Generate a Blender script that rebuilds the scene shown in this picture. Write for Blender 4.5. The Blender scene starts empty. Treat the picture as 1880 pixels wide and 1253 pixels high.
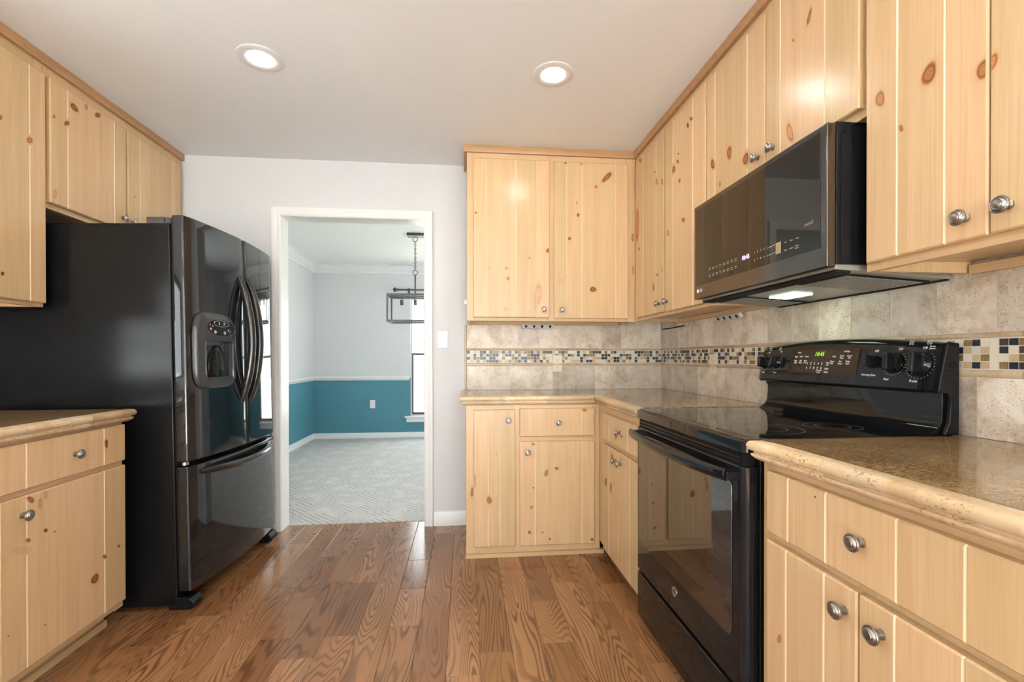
import bpy, bmesh, math, random
from mathutils import Vector, Matrix

random.seed(7)
SC = bpy.context.scene
COL = SC.collection

# ---------------------------------------------------------------- camera
F_PX, CX_PX, CY_PX = 845.53, 936.25, 662.04
YAW, PITCH, ROLL, CAM_H = 0.0976, -0.0046, -0.001, 1.1294
cam_data = bpy.data.cameras.new('camera')
cam = bpy.data.objects.new('camera', cam_data)
COL.objects.link(cam)
cam_data.sensor_fit = 'HORIZONTAL'
cam_data.sensor_width = 36.0
cam_data.lens = F_PX / 1880.0 * 36.0
cam_data.shift_x = (940.0 - CX_PX) / 1880.0
cam_data.shift_y = (CY_PX - 626.5) / 1880.0
cam_data.clip_start = 0.02
cam.matrix_world = (Matrix.Translation((0, 0, CAM_H)) @ Matrix.Rotation(-YAW, 4, 'Z')
                    @ Matrix.Rotation(math.pi / 2 + PITCH, 4, 'X') @ Matrix.Rotation(ROLL, 4, 'Z'))
SC.camera = cam

# ---------------------------------------------------------------- light
SC.view_settings.view_transform = 'Standard'
SC.view_settings.look = 'None'
SC.view_settings.gamma = 1.0
SC.view_settings.use_curve_mapping = False
SC.view_settings.exposure = -0.07
SKY_STRENGTH = 7.5
SUN_STRENGTH = 85.0
LAMP_STRENGTH = 115.0
world = bpy.data.worlds.new('overcast_sky')
SC.world = world
world.use_nodes = True
wn = world.node_tree.nodes
wn['Background'].inputs['Color'].default_value = (0.945, 0.97, 1.0, 1)
wn['Background'].inputs['Strength'].default_value = SKY_STRENGTH


def portal(name, loc, rot, sx, sy):
    """a sampling portal for the sky light in a window opening; it emits nothing itself"""
    d = bpy.data.lights.new(name, 'AREA')
    d.shape = 'RECTANGLE'
    d.size, d.size_y = sx, sy
    d.cycles.is_portal = True
    o = bpy.data.objects.new(name, d)
    o.location, o.rotation_euler = loc, rot
    COL.objects.link(o)


sun_data = bpy.data.lights.new('sun', 'SUN')
sun_data.energy, sun_data.angle, sun_data.color = SUN_STRENGTH, 0.01, (1.0, 0.985, 0.96)
sun = bpy.data.objects.new('sun', sun_data)
sun.rotation_euler = (math.radians(26), math.radians(-8), 0)     # high sun on the added bounce patio behind the viewer
COL.objects.link(sun)

H = math.pi / 2
portal('portal_sink_window', (-2.18, 0.9, 1.35), (0, -H, 0), 0.74, 1.1)
portal('portal_added_rear_window', (-0.36, -2.68, 1.18), (H, 0, 0), 3.3, 2.3)
portal('portal_added_range_wall_window', (1.46, -1.3, 1.5), (0, H, 0), 1.2, 1.6)
portal('portal_dining_window', (-0.31, 6.74, 1.15), (-H, 0, 0), 0.95, 1.75)
portal('portal_added_side_window', (2.08, 4.55, 1.275), (0, H, 0), 1.75, 1.9)

# ---------------------------------------------------------------- mesh builder


class Frame:
    """maps (u, v, w) to space: u and v lie in a face, w points out of it"""

    def __init__(self, o, u, v, w):
        self.o, self.u, self.v, self.w = Vector(o), Vector(u), Vector(v), Vector(w)

    def __call__(self, u, v, w=0.0):
        return self.o + self.u * u + self.v * v + self.w * w


def back_face(y):
    return Frame((0, y, 0), (1, 0, 0), (0, 0, 1), (0, -1, 0))


def right_face(x):
    return Frame((x, 0, 0), (0, 1, 0), (0, 0, 1), (-1, 0, 0))


def left_face(x):
    return Frame((x, 0, 0), (0, 1, 0), (0, 0, 1), (1, 0, 0))


WORLD = Frame((0, 0, 0), (1, 0, 0), (0, 1, 0), (0, 0, 1))


class MB:
    def __init__(self):
        self.v, self.f, self.m, self.t, self.k, self.d = [], [], [], [], [], []

    def add(self, verts, faces, mat=0, tone=0.5, knot=None, want=None):
        b = len(self.v)
        self.v += [Vector(p) for p in verts]
        self.k += knot if knot else [0.0] * len(verts)
        for f in faces:
            self.f.append([b + i for i in f])
            self.m.append(mat)
            self.t.append(tone)
            self.d.append(want)

    def box(self, a, b, F=WORLD, mat=0, tone=None):
        (x0, y0, z0), (x1, y1, z1) = a, b
        p = [F(x, y, z) for z in (z0, z1) for y in (y0, y1) for x in (x0, x1)]
        self.add(p, [(0, 1, 3, 2), (4, 5, 7, 6), (0, 1, 5, 4), (2, 3, 7, 6), (0, 2, 6, 4), (1, 3, 7, 5)],
                 mat, random.random() if tone is None else tone)
        return self

    def prism(self, poly, h0, h1, F=WORLD, mat=0, tone=0.5):
        n = len(poly)
        p = [F(a, b, h0) for a, b in poly] + [F(a, b, h1) for a, b in poly]
        f = [list(range(n)), list(range(n, 2 * n))] + [(i, (i + 1) % n, n + (i + 1) % n, n + i) for i in range(n)]
        self.add(p, f, mat, tone)
        return self

    def rings(self, rings, mat=0, tone=0.5, cap=True, closed=False):
        n = len(rings[0])
        p = [q for r in rings for q in r]
        f = []
        m = len(rings)
        for i in range(m if closed else m - 1):
            a, b = i * n, ((i + 1) % m) * n
            f += [(a + j, a + (j + 1) % n, b + (j + 1) % n, b + j) for j in range(n)]
        if cap and not closed:
            f += [list(range(n)), list(range((m - 1) * n, m * n))]
        self.add(p, f, mat, tone)
        return self

    def lathe(self, prof, F, seg=24, mat=0, tone=0.5):
        """prof: (radius, w) along the frame's w axis"""
        rs = []
        for r, w in prof:
            r = max(r, 1e-5)
            rs.append([F(r * math.cos(2 * math.pi * i / seg), r * math.sin(2 * math.pi * i / seg), w) for i in range(seg)])
        return self.rings(rs, mat, tone)

    def tube(self, pts, rad, seg=10, mat=0, up=(0, 0, 1), flat=1.0, closed=False, tone=0.5):
        pts = [Vector(p) for p in pts]
        if not hasattr(rad, '__len__'):
            rad = [rad] * len(pts)
        rs, m = [], len(pts)
        for i, p in enumerate(pts):
            if closed:
                t = (pts[(i + 1) % m] - pts[i - 1]).normalized()
            else:
                t = (pts[min(i + 1, m - 1)] - pts[max(i - 1, 0)]).normalized()
            s = t.cross(Vector(up))
            if s.length < 1e-4:
                s = t.cross(Vector((1, 0, 0)))
            s.normalize()
            b = s.cross(t)
            rs.append([p + s * (rad[i] * math.cos(2 * math.pi * j / seg)) + b * (rad[i] * flat * math.sin(2 * math.pi * j / seg))
                       for j in range(seg)])
        return self.rings(rs, mat, tone, closed=closed)

    def ellipsoid(self, c, r, mat=0, n=16, tone=0.5, F=WORLD):
        rs = []
        for i in range(n // 2 + 1):
            a = -math.pi / 2 + math.pi * i / (n // 2)
            cr = max(math.cos(a), 1e-4)
            rs.append([F(c[0] + r[0] * cr * math.cos(2 * math.pi * j / n), c[1] + r[1] * cr * math.sin(2 * math.pi * j / n),
                         c[2] + r[2] * math.sin(a)) for j in range(n)])
        return self.rings(rs, mat, tone)

    def molding(self, path, prof, F=WORLD, mat=0, split=None, tones=False):
        """sweeps a closed profile (out, h) along a mitred path of (a, b) points; out is to the path's right hand"""
        pts = [Vector(p) for p in path]
        if split:
            q = [pts[0]]
            for a, b in zip(pts, pts[1:]):
                n = max(1, round((b - a).length / split))
                q += [a.lerp(b, (i + 1) / n) for i in range(n)]
            pts = q
        n = len(pts)
        rs = []
        for i, p in enumerate(pts):
            d0 = (p - pts[i - 1]).normalized() if i else (pts[1] - p).normalized()
            d1 = (pts[i + 1] - p).normalized() if i < n - 1 else d0
            n0, n1 = Vector((d0.y, -d0.x)), Vector((d1.y, -d1.x))
            mit = (n0 + n1).normalized()
            mit = mit / max(mit.dot(n0), 0.2)
            rs.append([F(p.x + mit.x * o, p.y + mit.y * o, h) for o, h in prof])
        if tones:
            for a, b in zip(rs, rs[1:]):
                self.rings([a, b], mat, random.random())
        else:
            self.rings(rs, mat)
        return self

    def text(self, s, size, F, u, v, w, mat=0, align='CENTER', shear=0.0, bold=0.0):
        cu = bpy.data.curves.new('t', 'FONT')
        cu.body, cu.size, cu.align_x, cu.align_y, cu.shear = s, size, align, 'CENTER', shear
        cu.resolution_u = 3
        cu.offset = bold
        o = bpy.data.objects.new('t', cu)
        COL.objects.link(o)
        dg = bpy.context.evaluated_depsgraph_get()
        me = bpy.data.meshes.new_from_object(o.evaluated_get(dg))
        self.add([F(u + p.co.x, v + p.co.y, w) for p in me.vertices], [list(p.vertices) for p in me.polygons], mat, 0.5, want=F.w)
        bpy.data.objects.remove(o)
        bpy.data.curves.remove(cu)
        bpy.data.meshes.remove(me)
        return self

    def build(self, name, mats, parent=None, bevel=0.0, seg=2, sharp=32, origin=None):
        if not isinstance(mats, (list, tuple)):
            mats = [mats]
        base = Vector((0, 0, 0))
        q = parent
        while q is not None:
            if q.get('local_frame'):
                base = Vector((0, 0, 0))
                break
            base += q.location
            q = q.parent
        loc = Vector((0, 0, 0))
        if origin is not None:
            loc = Vector(origin) - base
            base = Vector(origin)
        me = bpy.data.meshes.new(name)
        me.from_pydata([p - base for p in self.v], [], self.f)
        bm = bmesh.new()
        bm.from_mesh(me)
        bmesh.ops.recalc_face_normals(bm, faces=bm.faces)
        bm.faces.ensure_lookup_table()
        for f, d in zip(bm.faces, self.d):
            if d is not None:
                f.normal_update()
                if f.normal.dot(d) < 0:
                    f.normal_flip()
        bm.to_mesh(me)
        bm.free()
        for m in mats:
            me.materials.append(m)
        me.polygons.foreach_set('material_index', self.m)
        me.polygons.foreach_set('use_smooth', [True] * len(self.f))
        a = me.attributes.new('tone', 'FLOAT', 'FACE')
        a.data.foreach_set('value', self.t)
        if any(self.k):
            a = me.attributes.new('knot', 'FLOAT', 'POINT')
            a.data.foreach_set('value', self.k)
        me.set_sharp_from_angle(angle=math.radians(sharp))
        o = bpy.data.objects.new(name, me)
        COL.objects.link(o)
        o.location = loc
        if parent is not None:
            o.parent = parent
        if bevel:
            b = o.modifiers.new('bevel', 'BEVEL')
            b.width, b.segments, b.limit_method, b.angle_limit = bevel, seg, 'ANGLE', math.radians(40)
            b.harden_normals = True
        return o


def tag(o, label, cat, group=None, kind=None):
    o['label'], o['category'] = label, cat
    if group:
        o['group'] = group
    if kind:
        o['kind'] = kind
    return o


def thing(name, loc, label, cat, group=None, kind=None):
    o = bpy.data.objects.new(name, None)
    o.empty_display_size = 0.1
    COL.objects.link(o)
    o.location = loc
    return tag(o, label, cat, group, kind)


# ---------------------------------------------------------------- materials


def new_mat(name):
    m = bpy.data.materials.new(name)
    m.use_nodes = True
    nt = m.node_tree
    return m, nt, nt.nodes['Principled BSDF']


def N(nt, typ, **kw):
    n = nt.nodes.new(typ)
    for k, v in kw.items():
        if k in n.inputs:
            n.inputs[k].default_value = v
        else:
            setattr(n, k, v)
    return n


def plain(name, col, rough=0.5, metal=0.0, spec=0.5, emit=None, strength=0.0, coat=0.0, ior=1.5):
    m, nt, b = new_mat(name)
    b.inputs['Base Color'].default_value = (*col, 1)
    b.inputs['Roughness'].default_value = rough
    b.inputs['Metallic'].default_value = metal
    b.inputs['Specular IOR Level'].default_value = spec
    b.inputs['Coat Weight'].default_value = coat
    b.inputs['IOR'].default_value = ior
    b.inputs['Coat Roughness'].default_value = 0.05
    if emit:
        b.inputs['Emission Color'].default_value = (*emit, 1)
        b.inputs['Emission Strength'].default_value = strength
    return m


def ramp(nt, fac, stops):
    r = nt.nodes.new('ShaderNodeValToRGB')
    e = r.color_ramp.elements
    while len(e) < len(stops):
        e.new(0.5)
    for x, (p, c) in zip(e, stops):
        x.position, x.color = p, (*c, 1)
    nt.links.new(fac, r.inputs['Fac'])
    return r.outputs['Color']


def fac_ramp(nt, fac, a, b):
    r = N(nt, 'ShaderNodeMapRange')
    r.inputs['From Min'].default_value, r.inputs['From Max'].default_value = a, b
    nt.links.new(fac, r.inputs['Value'])
    return r.outputs['Result']


def math_node(nt, op, a, b=None):
    n = N(nt, 'ShaderNodeMath', operation=op)
    for i, x in enumerate((a, b)):
        if x is None:
            continue
        if isinstance(x, (int, float)):
            n.inputs[i].default_value = x
        else:
            nt.links.new(x, n.inputs[i])
    return n.outputs[0]


def mix(nt, fac, a, b, mode='MIX'):
    n = N(nt, 'ShaderNodeMix', data_type='RGBA', blend_type=mode)
    for s, x in ((n.inputs[0], fac), (n.inputs[6], a), (n.inputs[7], b)):
        if isinstance(x, (int, float)):
            s.default_value = x
        elif isinstance(x, tuple):
            s.default_value = (*x, 1)
        else:
            nt.links.new(x, s)
    return n.outputs[2]


def tone_coords(nt, scale, shift=23.0):
    """object coordinates, shifted by each board's or tile's own random number, then scaled"""
    tc = N(nt, 'ShaderNodeTexCoord')
    at = N(nt, 'ShaderNodeAttribute', attribute_name='tone')
    mp = N(nt, 'ShaderNodeVectorMath', operation='SCALE')
    mp.inputs[0].default_value = (shift, shift * 0.7, shift * 1.3)
    nt.links.new(at.outputs['Fac'], mp.inputs['Scale'])
    ad = N(nt, 'ShaderNodeVectorMath', operation='ADD')
    nt.links.new(tc.outputs['Object'], ad.inputs[0])
    nt.links.new(mp.outputs[0], ad.inputs[1])
    ml = N(nt, 'ShaderNodeVectorMath', operation='MULTIPLY')
    nt.links.new(ad.outputs[0], ml.inputs[0])
    ml.inputs[1].default_value = scale
    return ml.outputs[0], at.outputs['Fac'], ad.outputs[0]


def noise(nt, vec, scale=1.0, detail=3.0, rough=0.5, dist=0.0):
    n = N(nt, 'ShaderNodeTexNoise', Scale=scale, Detail=detail, Roughness=rough, Distortion=dist)
    nt.links.new(vec, n.inputs['Vector'])
    return n.outputs['Fac']


def scaled(nt, vec, s):
    n = N(nt, 'ShaderNodeVectorMath', operation='MULTIPLY')
    nt.links.new(vec, n.inputs[0])
    n.inputs[1].default_value = s
    return n.outputs[0]


def bump(nt, b, h, strength, dist=0.001):
    n = N(nt, 'ShaderNodeBump', Strength=strength, Distance=dist)
    nt.links.new(h, n.inputs['Height'])
    nt.links.new(n.outputs[0], b.inputs['Normal'])


def pine(name, axis, light, dark, value=1.0):
    """clear-finished knotty pine, grain along one axis"""
    m, nt, b = new_mat(name)
    s = [26.0, 26.0, 26.0]
    s['XYZ'.index(axis)] = 0.9
    vec, tone, raw = tone_coords(nt, tuple(s))
    g = noise(nt, vec, 1.0, 3.0, 0.5, 0.7)
    col = ramp(nt, g, [(0.25, dark), (0.48, tuple((p * 0.35 + q * 0.65) for p, q in zip(dark, light))), (0.72, light)])
    s2 = [190.0, 190.0, 190.0]
    s2['XYZ'.index(axis)] = 4.0
    fine = noise(nt, scaled(nt, raw, tuple(s2)), 1.0, 2.0)
    col = mix(nt, fac_ramp(nt, fine, 0.45, 0.8), col, dark)
    # broad board-to-board variation
    hs = N(nt, 'ShaderNodeHueSaturation')
    nt.links.new(math_node(nt, 'ADD', math_node(nt, 'MULTIPLY', tone, 0.16), 0.90 * value), hs.inputs['Value'])
    nt.links.new(math_node(nt, 'ADD', math_node(nt, 'MULTIPLY', tone, -0.012), 0.506), hs.inputs['Hue'])
    nt.links.new(col, hs.inputs['Color'])
    kn = N(nt, 'ShaderNodeAttribute', attribute_name='knot')
    kcol = ramp(nt, kn.outputs['Fac'], [(0.0, (0.55, 0.32, 0.14)), (0.45, (0.36, 0.135, 0.038)), (0.9, (0.075, 0.027, 0.010))])
    kfac = fac_ramp(nt, kn.outputs['Fac'], 0.0, 0.48)
    col = mix(nt, kfac, hs.outputs[0], kcol)
    nt.links.new(col, b.inputs['Base Color'])
    b.inputs['Roughness'].default_value = 0.25
    b.inputs['Specular IOR Level'].default_value = 0.42
    return m


PL, PD = (0.605, 0.418, 0.234), (0.528, 0.343, 0.175)
PINE = {a: pine('pine_' + a.lower(), a, PL, PD) for a in 'XYZ'}
CROWN = {a: pine('stained_pine_' + a.lower(), a, (0.42, 0.235, 0.115), (0.32, 0.165, 0.07)) for a in 'XYZ'}
GROOVE = pine('pine_groove', 'Z', (0.78, 0.62, 0.43), (0.72, 0.54, 0.35))  # paler pine copy; paints in the glare the grooves catch
PZ, PX, PY = PINE['Z'], PINE['X'], PINE['Y']


def oak():
    m, nt, b = new_mat('oak_boards')
    vec, tone, raw = tone_coords(nt, (6.5, 0.85, 1.0), 31.0)
    n1 = noise(nt, vec, 1.0, 2.0, 0.40, 0.15)
    wv = math_node(nt, 'SINE', math_node(nt, 'MULTIPLY', n1, math_node(nt, 'ADD', 150.0, math_node(nt, 'MULTIPLY', tone, 90.0))))
    lines = fac_ramp(nt, wv, -0.1, 0.95)
    fine = noise(nt, scaled(nt, raw, (260.0, 9.0, 1.0)), 1.0, 2.0)
    thick = noise(nt, scaled(nt, raw, (8.0, 1.2, 1.0)), 1.0, 1.0)
    broken = math_node(nt, 'MULTIPLY', lines, math_node(nt, 'ADD', 0.35, math_node(nt, 'MULTIPLY', fac_ramp(nt, thick, 0.38, 0.62), 0.65)))
    patch = noise(nt, scaled(nt, raw, (4.0, 1.1, 1.0)), 1.0, 2.0)
    base = ramp(nt, tone, [(0.0, (0.19, 0.086, 0.033)), (0.3, (0.27, 0.127, 0.051)), (0.65, (0.325, 0.158, 0.068)), (1.0, (0.39, 0.205, 0.100))])
    base = mix(nt, fac_ramp(nt, patch, 0.42, 0.78), base, (0.20, 0.085, 0.032))
    col = mix(nt, math_node(nt, 'MULTIPLY', broken, 0.80), base, (0.085, 0.034, 0.013))
    col = mix(nt, math_node(nt, 'MULTIPLY', fac_ramp(nt, fine, 0.52, 0.8), 0.25), col, (0.15, 0.06, 0.022))
    nt.links.new(col, b.inputs['Base Color'])
    b.inputs['Roughness'].default_value = 0.17
    b.inputs['Specular IOR Level'].default_value = 0.55
    bump(nt, b, broken, 0.12, -0.0006)
    return m


def travertine(name, cols, rough, pits, scale=9.0):
    m, nt, b = new_mat(name)
    vec, tone, raw = tone_coords(nt, (1, 1, 1), 19.0)
    n1 = noise(nt, vec, scale, 6.0, 0.62, 0.6)
    n2 = noise(nt, vec, scale * 5.5, 4.0, 0.6, 0.3)
    col = ramp(nt, math_node(nt, 'ADD', math_node(nt, 'MULTIPLY', n1, 0.72), math_node(nt, 'MULTIPLY', n2, 0.28)),
               [(0.34, cols[0]), (0.50, cols[1]), (0.66, cols[2])])
    hs = N(nt, 'ShaderNodeHueSaturation')
    nt.links.new(math_node(nt, 'ADD', math_node(nt, 'MULTIPLY', tone, 0.38), 0.79), hs.inputs['Value'])
    nt.links.new(col, hs.inputs['Color'])
    p = noise(nt, scaled(nt, raw, (130.0, 130.0, 230.0)), 1.0, 3.0, 0.6)
    big = noise(nt, vec, 7.0, 1.0)
    pf = math_node(nt, 'MULTIPLY', fac_ramp(nt, p, 0.57, 0.63), fac_ramp(nt, big, 0.40, 0.56))
    col = mix(nt, math_node(nt, 'MULTIPLY', pf, pits), hs.outputs[0], (0.20, 0.115, 0.05))
    nt.links.new(col, b.inputs['Base Color'])
    b.inputs['Roughness'].default_value = rough
    bump(nt, b, pf, 0.5 * pits + 0.05, -0.0008)
    return m


def stone():
    m, nt, b = new_mat('polished_brown_stone')
    vec, tone, raw = tone_coords(nt, (1, 1, 1), 3.0)
    st = noise(nt, scaled(nt, raw, (70.0, 190.0, 90.0)), 1.0, 4.0, 0.7, 0.5)
    sp = noise(nt, scaled(nt, raw, (230.0, 420.0, 230.0)), 1.0, 2.0, 0.6)
    cl = noise(nt, vec, 9.0, 3.0, 0.6)
    col = ramp(nt, math_node(nt, 'ADD', math_node(nt, 'MULTIPLY', st, 0.75), math_node(nt, 'MULTIPLY', cl, 0.25)),
               [(0.34, (0.075, 0.038, 0.012)), (0.47, (0.20, 0.115, 0.044)), (0.60, (0.36, 0.245, 0.12))])
    col = mix(nt, math_node(nt, 'MULTIPLY', fac_ramp(nt, sp, 0.56, 0.68), 0.6), col, (0.50, 0.38, 0.21))
    nt.links.new(col, b.inputs['Base Color'])
    b.inputs['Roughness'].default_value = 0.045
    b.inputs['Specular IOR Level'].default_value = 0.6
    return m


def paint(name, col, tex=0.25, scale=55.0, rough=0.6):
    m, nt, b = new_mat(name)
    tc = N(nt, 'ShaderNodeTexCoord')
    n = noise(nt, tc.outputs['Object'], scale, 3.0, 0.6)
    b.inputs['Base Color'].default_value = (*col, 1)
    b.inputs['Roughness'].default_value = rough
    b.inputs['Specular IOR Level'].default_value = 0.3
    bump(nt, b, n, tex, 0.002)
    return m


def carpet_mat():
    m, nt, b = new_mat('patterned_carpet')
    tc = N(nt, 'ShaderNodeTexCoord')
    sep = N(nt, 'ShaderNodeSeparateXYZ')
    nt.links.new(scaled(nt, tc.outputs['Object'], (1 / 0.46, 1 / 0.46, 0.0)), sep.inputs[0])
    row = math_node(nt, 'FLOOR', sep.outputs[1])
    xx = math_node(nt, 'ADD', sep.outputs[0], math_node(nt, 'MULTIPLY', row, 0.5))
    fx = math_node(nt, 'ABSOLUTE', math_node(nt, 'SUBTRACT', math_node(nt, 'FRACT', xx), 0.5))
    fy = math_node(nt, 'ABSOLUTE', math_node(nt, 'SUBTRACT', math_node(nt, 'FRACT', sep.outputs[1]), 0.5))
    zig = math_node(nt, 'FRACT', math_node(nt, 'MULTIPLY', math_node(nt, 'ADD', fx, fy), 9.0))
    line = math_node(nt, 'LESS_THAN', zig, 0.34)
    brk = noise(nt, scaled(nt, tc.outputs['Object'], (7.0, 7.0, 0.0)), 1.0, 1.0)
    groove = math_node(nt, 'MULTIPLY', line, fac_ramp(nt, brk, 0.36, 0.50))
    pile = noise(nt, tc.outputs['Object'], 260.0, 2.0, 0.7)
    col = ramp(nt, pile, [(0.3, (0.52, 0.505, 0.485)), (0.7, (0.78, 0.765, 0.74))])
    col = mix(nt, math_node(nt, 'MULTIPLY', groove, 0.55), col, (0.26, 0.26, 0.265))
    nt.links.new(col, b.inputs['Base Color'])
    b.inputs['Roughness'].default_value = 0.95
    b.inputs['Specular IOR Level'].default_value = 0.1
    hgt = math_node(nt, 'SUBTRACT', math_node(nt, 'MULTIPLY', pile, 0.8), groove)
    bump(nt, b, hgt, 0.8, 0.005)
    return m


def speckle(name, a, c, rough, scale=420.0):
    m, nt, b = new_mat(name)
    tc = N(nt, 'ShaderNodeTexCoord')
    n = noise(nt, tc.outputs['Object'], scale, 3.0, 0.7)
    nt.links.new(ramp(nt, n, [(0.38, a), (0.62, c)]), b.inputs['Base Color'])
    b.inputs['Roughness'].default_value = rough
    return m


def textured_black(name, rough, scale, strength):
    m, nt, b = new_mat(name)
    tc = N(nt, 'ShaderNodeTexCoord')
    n = noise(nt, tc.outputs['Object'], scale, 2.0, 0.5)
    b.inputs['Base Color'].default_value = (0.007, 0.007, 0.0075, 1)
    b.inputs['Roughness'].default_value = rough
    b.inputs['Specular IOR Level'].default_value = 0.20
    bump(nt, b, n, strength, 0.001)
    return m


def glass_mat(name):
    m, nt, b = new_mat(name)
    t = N(nt, 'ShaderNodeBsdfTransparent')
    t.inputs['Color'].default_value = (0.96, 0.98, 0.97, 1)
    g = N(nt, 'ShaderNodeBsdfGlossy', Roughness=0.02)
    fz = N(nt, 'ShaderNodeFresnel', IOR=1.45)
    mx = N(nt, 'ShaderNodeMixShader')
    ge = N(nt, 'ShaderNodeNewGeometry')
    nt.links.new(math_node(nt, 'MULTIPLY', fz.outputs[0], math_node(nt, 'SUBTRACT', 1.0, ge.outputs['Backfacing'])), mx.inputs[0])
    nt.links.new(t.outputs[0], mx.inputs[1])
    nt.links.new(g.outputs[0], mx.inputs[2])
    nt.links.new(mx.outputs[0], nt.nodes['Material Output'].inputs['Surface'])
    return m


OAK = oak()
TILE = travertine('travertine_tile', [(0.44, 0.335, 0.235), (0.68, 0.58, 0.46), (0.80, 0.73, 0.635)], 0.28, 0.5)
EDGE = travertine('travertine_edge', [(0.50, 0.33, 0.165), (0.645, 0.47, 0.285), (0.72, 0.58, 0.40)], 0.33, 0.9, 6.0)
PENCIL = travertine('travertine_pencil', [(0.42, 0.30, 0.18), (0.55, 0.42, 0.28), (0.62, 0.50, 0.36)], 0.35, 0.4, 14.0)
STONE = stone()
WALL = paint('grey_white_wall_paint', (0.655, 0.660, 0.665), 0.12, 70.0)
CEIL = paint('white_ceiling_texture', (0.865, 0.885, 0.905), 0.55, 26.0)
DCEIL = paint('white_dining_ceiling_texture', (0.86, 0.86, 0.85), 0.4, 26.0)
TEAL = paint('teal_wall_paint', (0.075, 0.228, 0.290), 0.08, 70.0, 0.5)
TRIM = plain('white_gloss_trim_paint', (0.77, 0.77, 0.765), 0.28)
CARPET = carpet_mat()
GROUT = plain('grout', (0.70, 0.65, 0.56), 0.8)
DARKGAP = plain('dark_gap', (0.05, 0.025, 0.012), 0.8)
MOS = [plain('mosaic_slate', (0.020, 0.024, 0.032), 0.12), speckle('mosaic_bronze', (0.10, 0.055, 0.015), (0.34, 0.22, 0.09), 0.18),
       plain('mosaic_tan', (0.50, 0.37, 0.21), 0.2), plain('mosaic_cream', (0.70, 0.635, 0.50), 0.2),
       plain('mosaic_pearl', (0.56, 0.55, 0.50), 0.06), plain('mosaic_umber', (0.055, 0.035, 0.032), 0.15)]
FENAMEL = plain('refrigerator_enamel', (0.010, 0.010, 0.011), 0.045, 0.0, 0.62)
GLOSS = plain('gloss_black_enamel', (0.008, 0.008, 0.009), 0.05, 0.0, 0.27)
SATIN = plain('satin_black_plastic', (0.007, 0.007, 0.008), 0.22, 0.0, 0.2)
MATTE = plain('matte_black', (0.005, 0.005, 0.005), 0.6, 0.0, 0.2)
FSIDE = textured_black('pebbled_black_enamel', 0.15, 300.0, 0.16)
GRAPH = plain('graphite_plastic', (0.055, 0.055, 0.058), 0.27, 0.35)
BHANDLE = plain('black_chrome', (0.06, 0.058, 0.057), 0.16, 0.7)
BSTEEL = plain('black_stainless', (0.125, 0.116, 0.108), 0.12, 1.0)
MGLASS = plain('mirror_black_glass', (0.062, 0.057, 0.052), 0.03, 1.0)
OGLASS = plain('dark_oven_glass', (0.004, 0.004, 0.004), 0.03, 0.0, 0.5, ior=2.3)
CTOP = plain('ceramic_black_glass', (0.006, 0.006, 0.007), 0.035, 0.0, 0.5, ior=1.8)
CHROME = plain('chrome', (0.75, 0.75, 0.76), 0.12, 1.0)
PEWTER = plain('antique_pewter', (0.34, 0.32, 0.295), 0.3, 1.0)
STEEL = plain('brushed_steel', (0.5, 0.5, 0.5), 0.35, 1.0)
STRIPM = plain('grey_painted_metal', (0.62, 0.61, 0.59), 0.4)
MESHG = speckle('filter_mesh', (0.03, 0.03, 0.028), (0.42, 0.42, 0.40), 0.4, 260.0)
UNDER = plain('hood_underside_enamel', (0.30, 0.29, 0.25), 0.3, 0.3)
WHITE = plain('white_plastic', (0.80, 0.80, 0.79), 0.35)
ALMOND = plain('almond_plastic', (0.74, 0.66, 0.50), 0.35)
PRINT = plain('white_print', (0.72, 0.72, 0.70), 0.6)
PRINTG = plain('pale_gold_print', (0.36, 0.32, 0.24), 0.6)
LENS = plain('lamp_lens', (0.9, 0.9, 0.88), 0.5, emit=(1.0, 0.965, 0.91), strength=LAMP_STRENGTH)
LENSG = plain('hood_lamp_lens', (0.9, 0.9, 0.9), 0.5, emit=(0.74, 1.0, 0.78), strength=13.0)
LEDG = plain('green_clock_digits', (0.1, 0.2, 0.0), 0.5, emit=(0.62, 1.0, 0.08), strength=0.9)
LEDF = plain('faint_display_digits', (0.3, 0.3, 0.2), 0.5, emit=(0.8, 0.9, 0.55), strength=0.45)
LEDV = plain('violet_clock_digits', (0.2, 0.2, 0.3), 0.5, emit=(0.70, 0.62, 1.0), strength=2.2)
BRONZE = plain('dark_bronze_metal', (0.075, 0.077, 0.085), 0.42, 0.4)
WFRAME = plain('bronze_window_frame', (0.045, 0.042, 0.04), 0.45, 0.3)
WLIGHT = plain('pale_window_frame', (0.50, 0.50, 0.49), 0.45)
GLASS = glass_mat('window_glass')
SMOKED = plain('smoked_display', (0.006, 0.005, 0.005), 0.05)
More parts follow.
